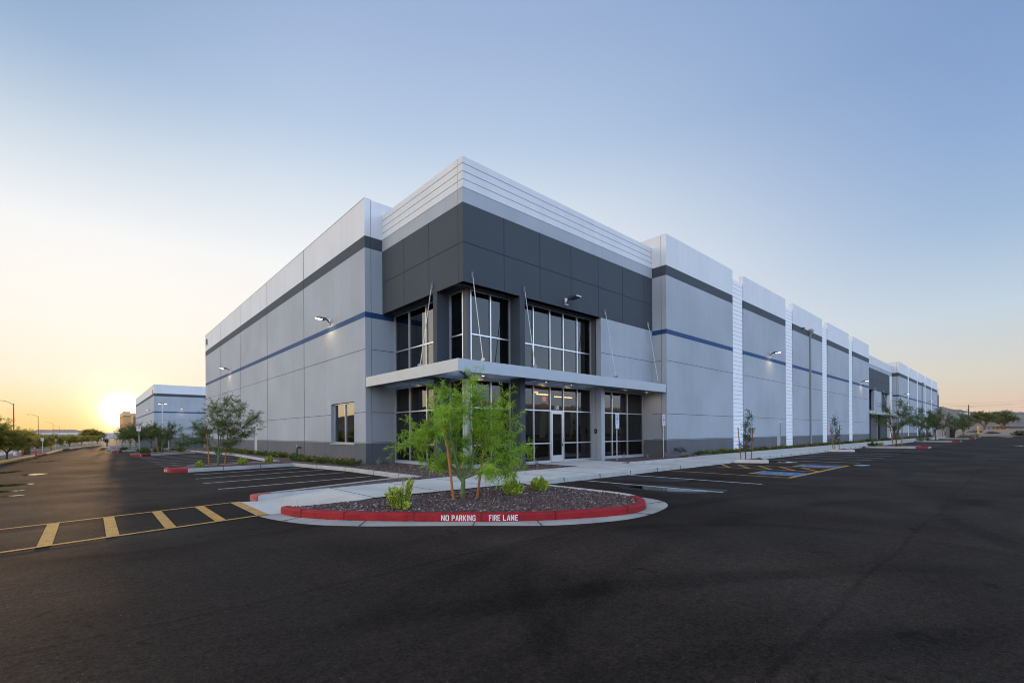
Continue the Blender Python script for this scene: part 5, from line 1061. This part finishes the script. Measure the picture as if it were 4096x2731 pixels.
hill('hills', [(-490, 1395, 38), (-560, 1330, 56), (-640, 1290, 62), (-760, 1230, 82), (-860, 1160, 64), (-960, 1080, 78), (-1080, 960, 90), (-1180, 830, 74), (-1280, 650, 56)], 0, 420, 1.5, HILL, 8, 25)
for i, (x, y, r_, h, lb) in enumerate(((1086.2, 69.9, 1.9, 4.6, 'leftmost of the three sunlit water tanks on the hillside'), (1088.2, 68.1, 1.7, 3.6, 'middle one of the three sunlit water tanks on the hillside'), (1090.7, 65.7, 1.5, 3.4, 'rightmost of the three sunlit water tanks on the hillside'))):
    tag(MB().lathe((x-60, y-4, 22.2 if i else 21.9), [(r_, 0), (r_, h), (.1, h+.4)], TANK, 16).build('water_tank'), lb, 'tank', 'water tanks on the hill')
hs = thing('hill_house', (1042, 52, 27), 'white domed house on the hillside above the water tanks', 'house'); MB().lathe((1042, 53.5, 27.0), [(3.2, 0), (3.0, 1.3), (2.2, 2.6), (.9, 3.2), (.1, 3.35)], SIGNW, 16).build('dome', hs); MB().box(1044, 1052, 43, 50, 27, 29.4, SIGNW).build('wall', hs)

def parked_car(x, y, rz, label, paint, proto=[]):
    if not proto:
        t_ = thing('parked_car', (0, 0, 0), label, 'car', 'cars parked along the street on the left')
        pr = [(-2.1, .35), (-2.15, .75), (-1.5, .88), (-.95, 1.38), (.75, 1.42), (1.6, .98), (2.15, .9), (2.2, .35)]; m_ = MB()
        for s_ in (-1, 1): m_.poly([(a, s_*(.84 if b < 1. else .66), b) for a, b in pr], paint)
        for (a, b), (c, d) in zip(pr, pr[1:]+pr[:1]): m_.poly([(a, -(.84 if b < 1. else .66), b), (c, -(.84 if d < 1. else .66), d), (c, (.84 if d < 1. else .66), d), (a, (.84 if b < 1. else .66), b)], paint)
        m_.build('body', t_); m_ = MB()
        for s_ in (-1, 1): m_.poly([(-.85, s_*.69, 1.30), (.68, s_*.69, 1.33), (1.25, s_*.81, 1.02), (-1.25, s_*.81, .98)], BLACKM)
        m_.build('window', t_)
        for a in (-1.35, 1.4):
            for s_ in (-1, 1): MB().tube([(a, s_*.66, .32), (a, s_*.88, .32)], .32, BLACKM, 12).build('wheel', t_)
        proto.append(t_); t_.location = (x, y, .1); t_.rotation_euler = (0, 0, rz); return
    c = copy_tree(proto[0], (x, y, .1), rz, label)
CARP = mat('white_car_paint', (.7, .7, .7), .3, .0)
parked_car(-19.5, 66, R(96), 'pale car parked behind the street trees, nearest the kerb ramp', CARP); parked_car(-18.2, 82, R(97), 'pale car parked farther along the street, below the long low warehouse', CARP); parked_car(-22, 47, R(94), 'pale car glimpsed between trunks behind the yellow marker post', CARP)

# ------------------------------------------------------------------ trees along the street on the left, scrub
sm = [tree('street_tree', (-14.4, 29.0, .08), 'nearest leafy street tree at the left edge', ctips(24, 1.2, .6, 1.6, random.Random(71), 1.), LEAF_WM, BARKB, 'street trees on the left verge', th=.5, r0=.05, twigs=26, leaves=22, tl=.42, ll=.15, lw=.018, droop=.7, seed=71)]
for (x, y, s, rz, lb) in ((-15.9, 32.5, 1.25, 2., 'street tree behind the nearest one, left of the orange post'), (-15.6, 50, 1.25, 1., 'street tree behind the blue pedestal'), (-13.95, 41.7, .92, 3., 'street tree right of the tilted safety post'), (-14.2, 46.5, .85, 4.2, 'slim street tree left of the yellow marker post'), (-13.9, 59.5, 1.0, 5.1, 'dark street tree right of the yellow marker post'), (-17, 43, 1.35, .5, 'street tree in the second row, behind the nearest sign'), (-15.9, 28.2, 1.75, 1.7, 'tall backlit street tree cut by the left edge'), (-12.6, 72, .9, 2.2, 'low street tree beyond the kerb ramp'), (-11.5, 84, .9, 3.3, 'low street tree left of the big orange lit tree'), (-13.2, 92, 1.0, .9, 'bushy street tree in front of the long low warehouse'), (-16.5, 62, 1.25, 4., 'street tree in the second row, near the kerb ramp'), (-19, 75, 1.1, 4.9, 'street tree in the second row, farther on'), (-9.6, 96, .9, 5.7, 'round street tree at the end of the drive')):
    copy_tree(sm[0], (x, y, .05), rz, lb, scale=(s, s, s*.97))
big = tree('mesquite_tree', (-10.2, 133, -.3), 'big orange lit mesquite at the end of the drive', ctips(26, 2.2, 1.1, 2.95, random.Random(77), 1.), LEAF_WM, BARKB, None, th=.9, r0=.12, twigs=30, leaves=22, tl=.8, ll=.26, lw=.05, droop=.5, seed=77)
sc_ = shrub('desert_scrub', (150, -14, 0), 'dry rounded scrub at the far end of the right lot', LEAF_GR, 1.6, 1.4, 60, 26, .22, .12, 90, 'dry scrub beyond the right lot', spread=1.2)
for i, (x, y, s, lb) in enumerate(((182, -8.5, .9, 'dry scrub behind the puddle at the far end of the lot'), (196, -15, 1.2, 'dry scrub left of the hydrant'), (171, -19.5, 1.1, 'dark scrub at the right edge, next to the hydrant'), (205, -4, 1.2, 'dry scrub beside the yellow marker post'), (152, -1, 1.1, 'scrub at the foot of the trees past the warehouse'))): copy_tree(sc_, (x, y, 0), i*1.3, lb, scale=s)

# ------------------------------------------------------------------ evening haze over the whole place
hz = bpy.data.materials.new('haze'); hz.use_nodes = True; hn = hz.node_tree.nodes; hn.remove(hn['Principled BSDF'])
pv = hn.new('ShaderNodeVolumePrincipled'); pv.inputs['Density'].default_value = .00005; pv.inputs['Color'].default_value = (1, .84, .64, 1); pv.inputs['Anisotropy'].default_value = .3
hz.node_tree.links.new(pv.outputs[0], hn['Material Output'].inputs['Volume'])
struct(MB().box(-1500, 2300, -2600, 5300, -9, 140, hz).build('haze'), 'stuff')
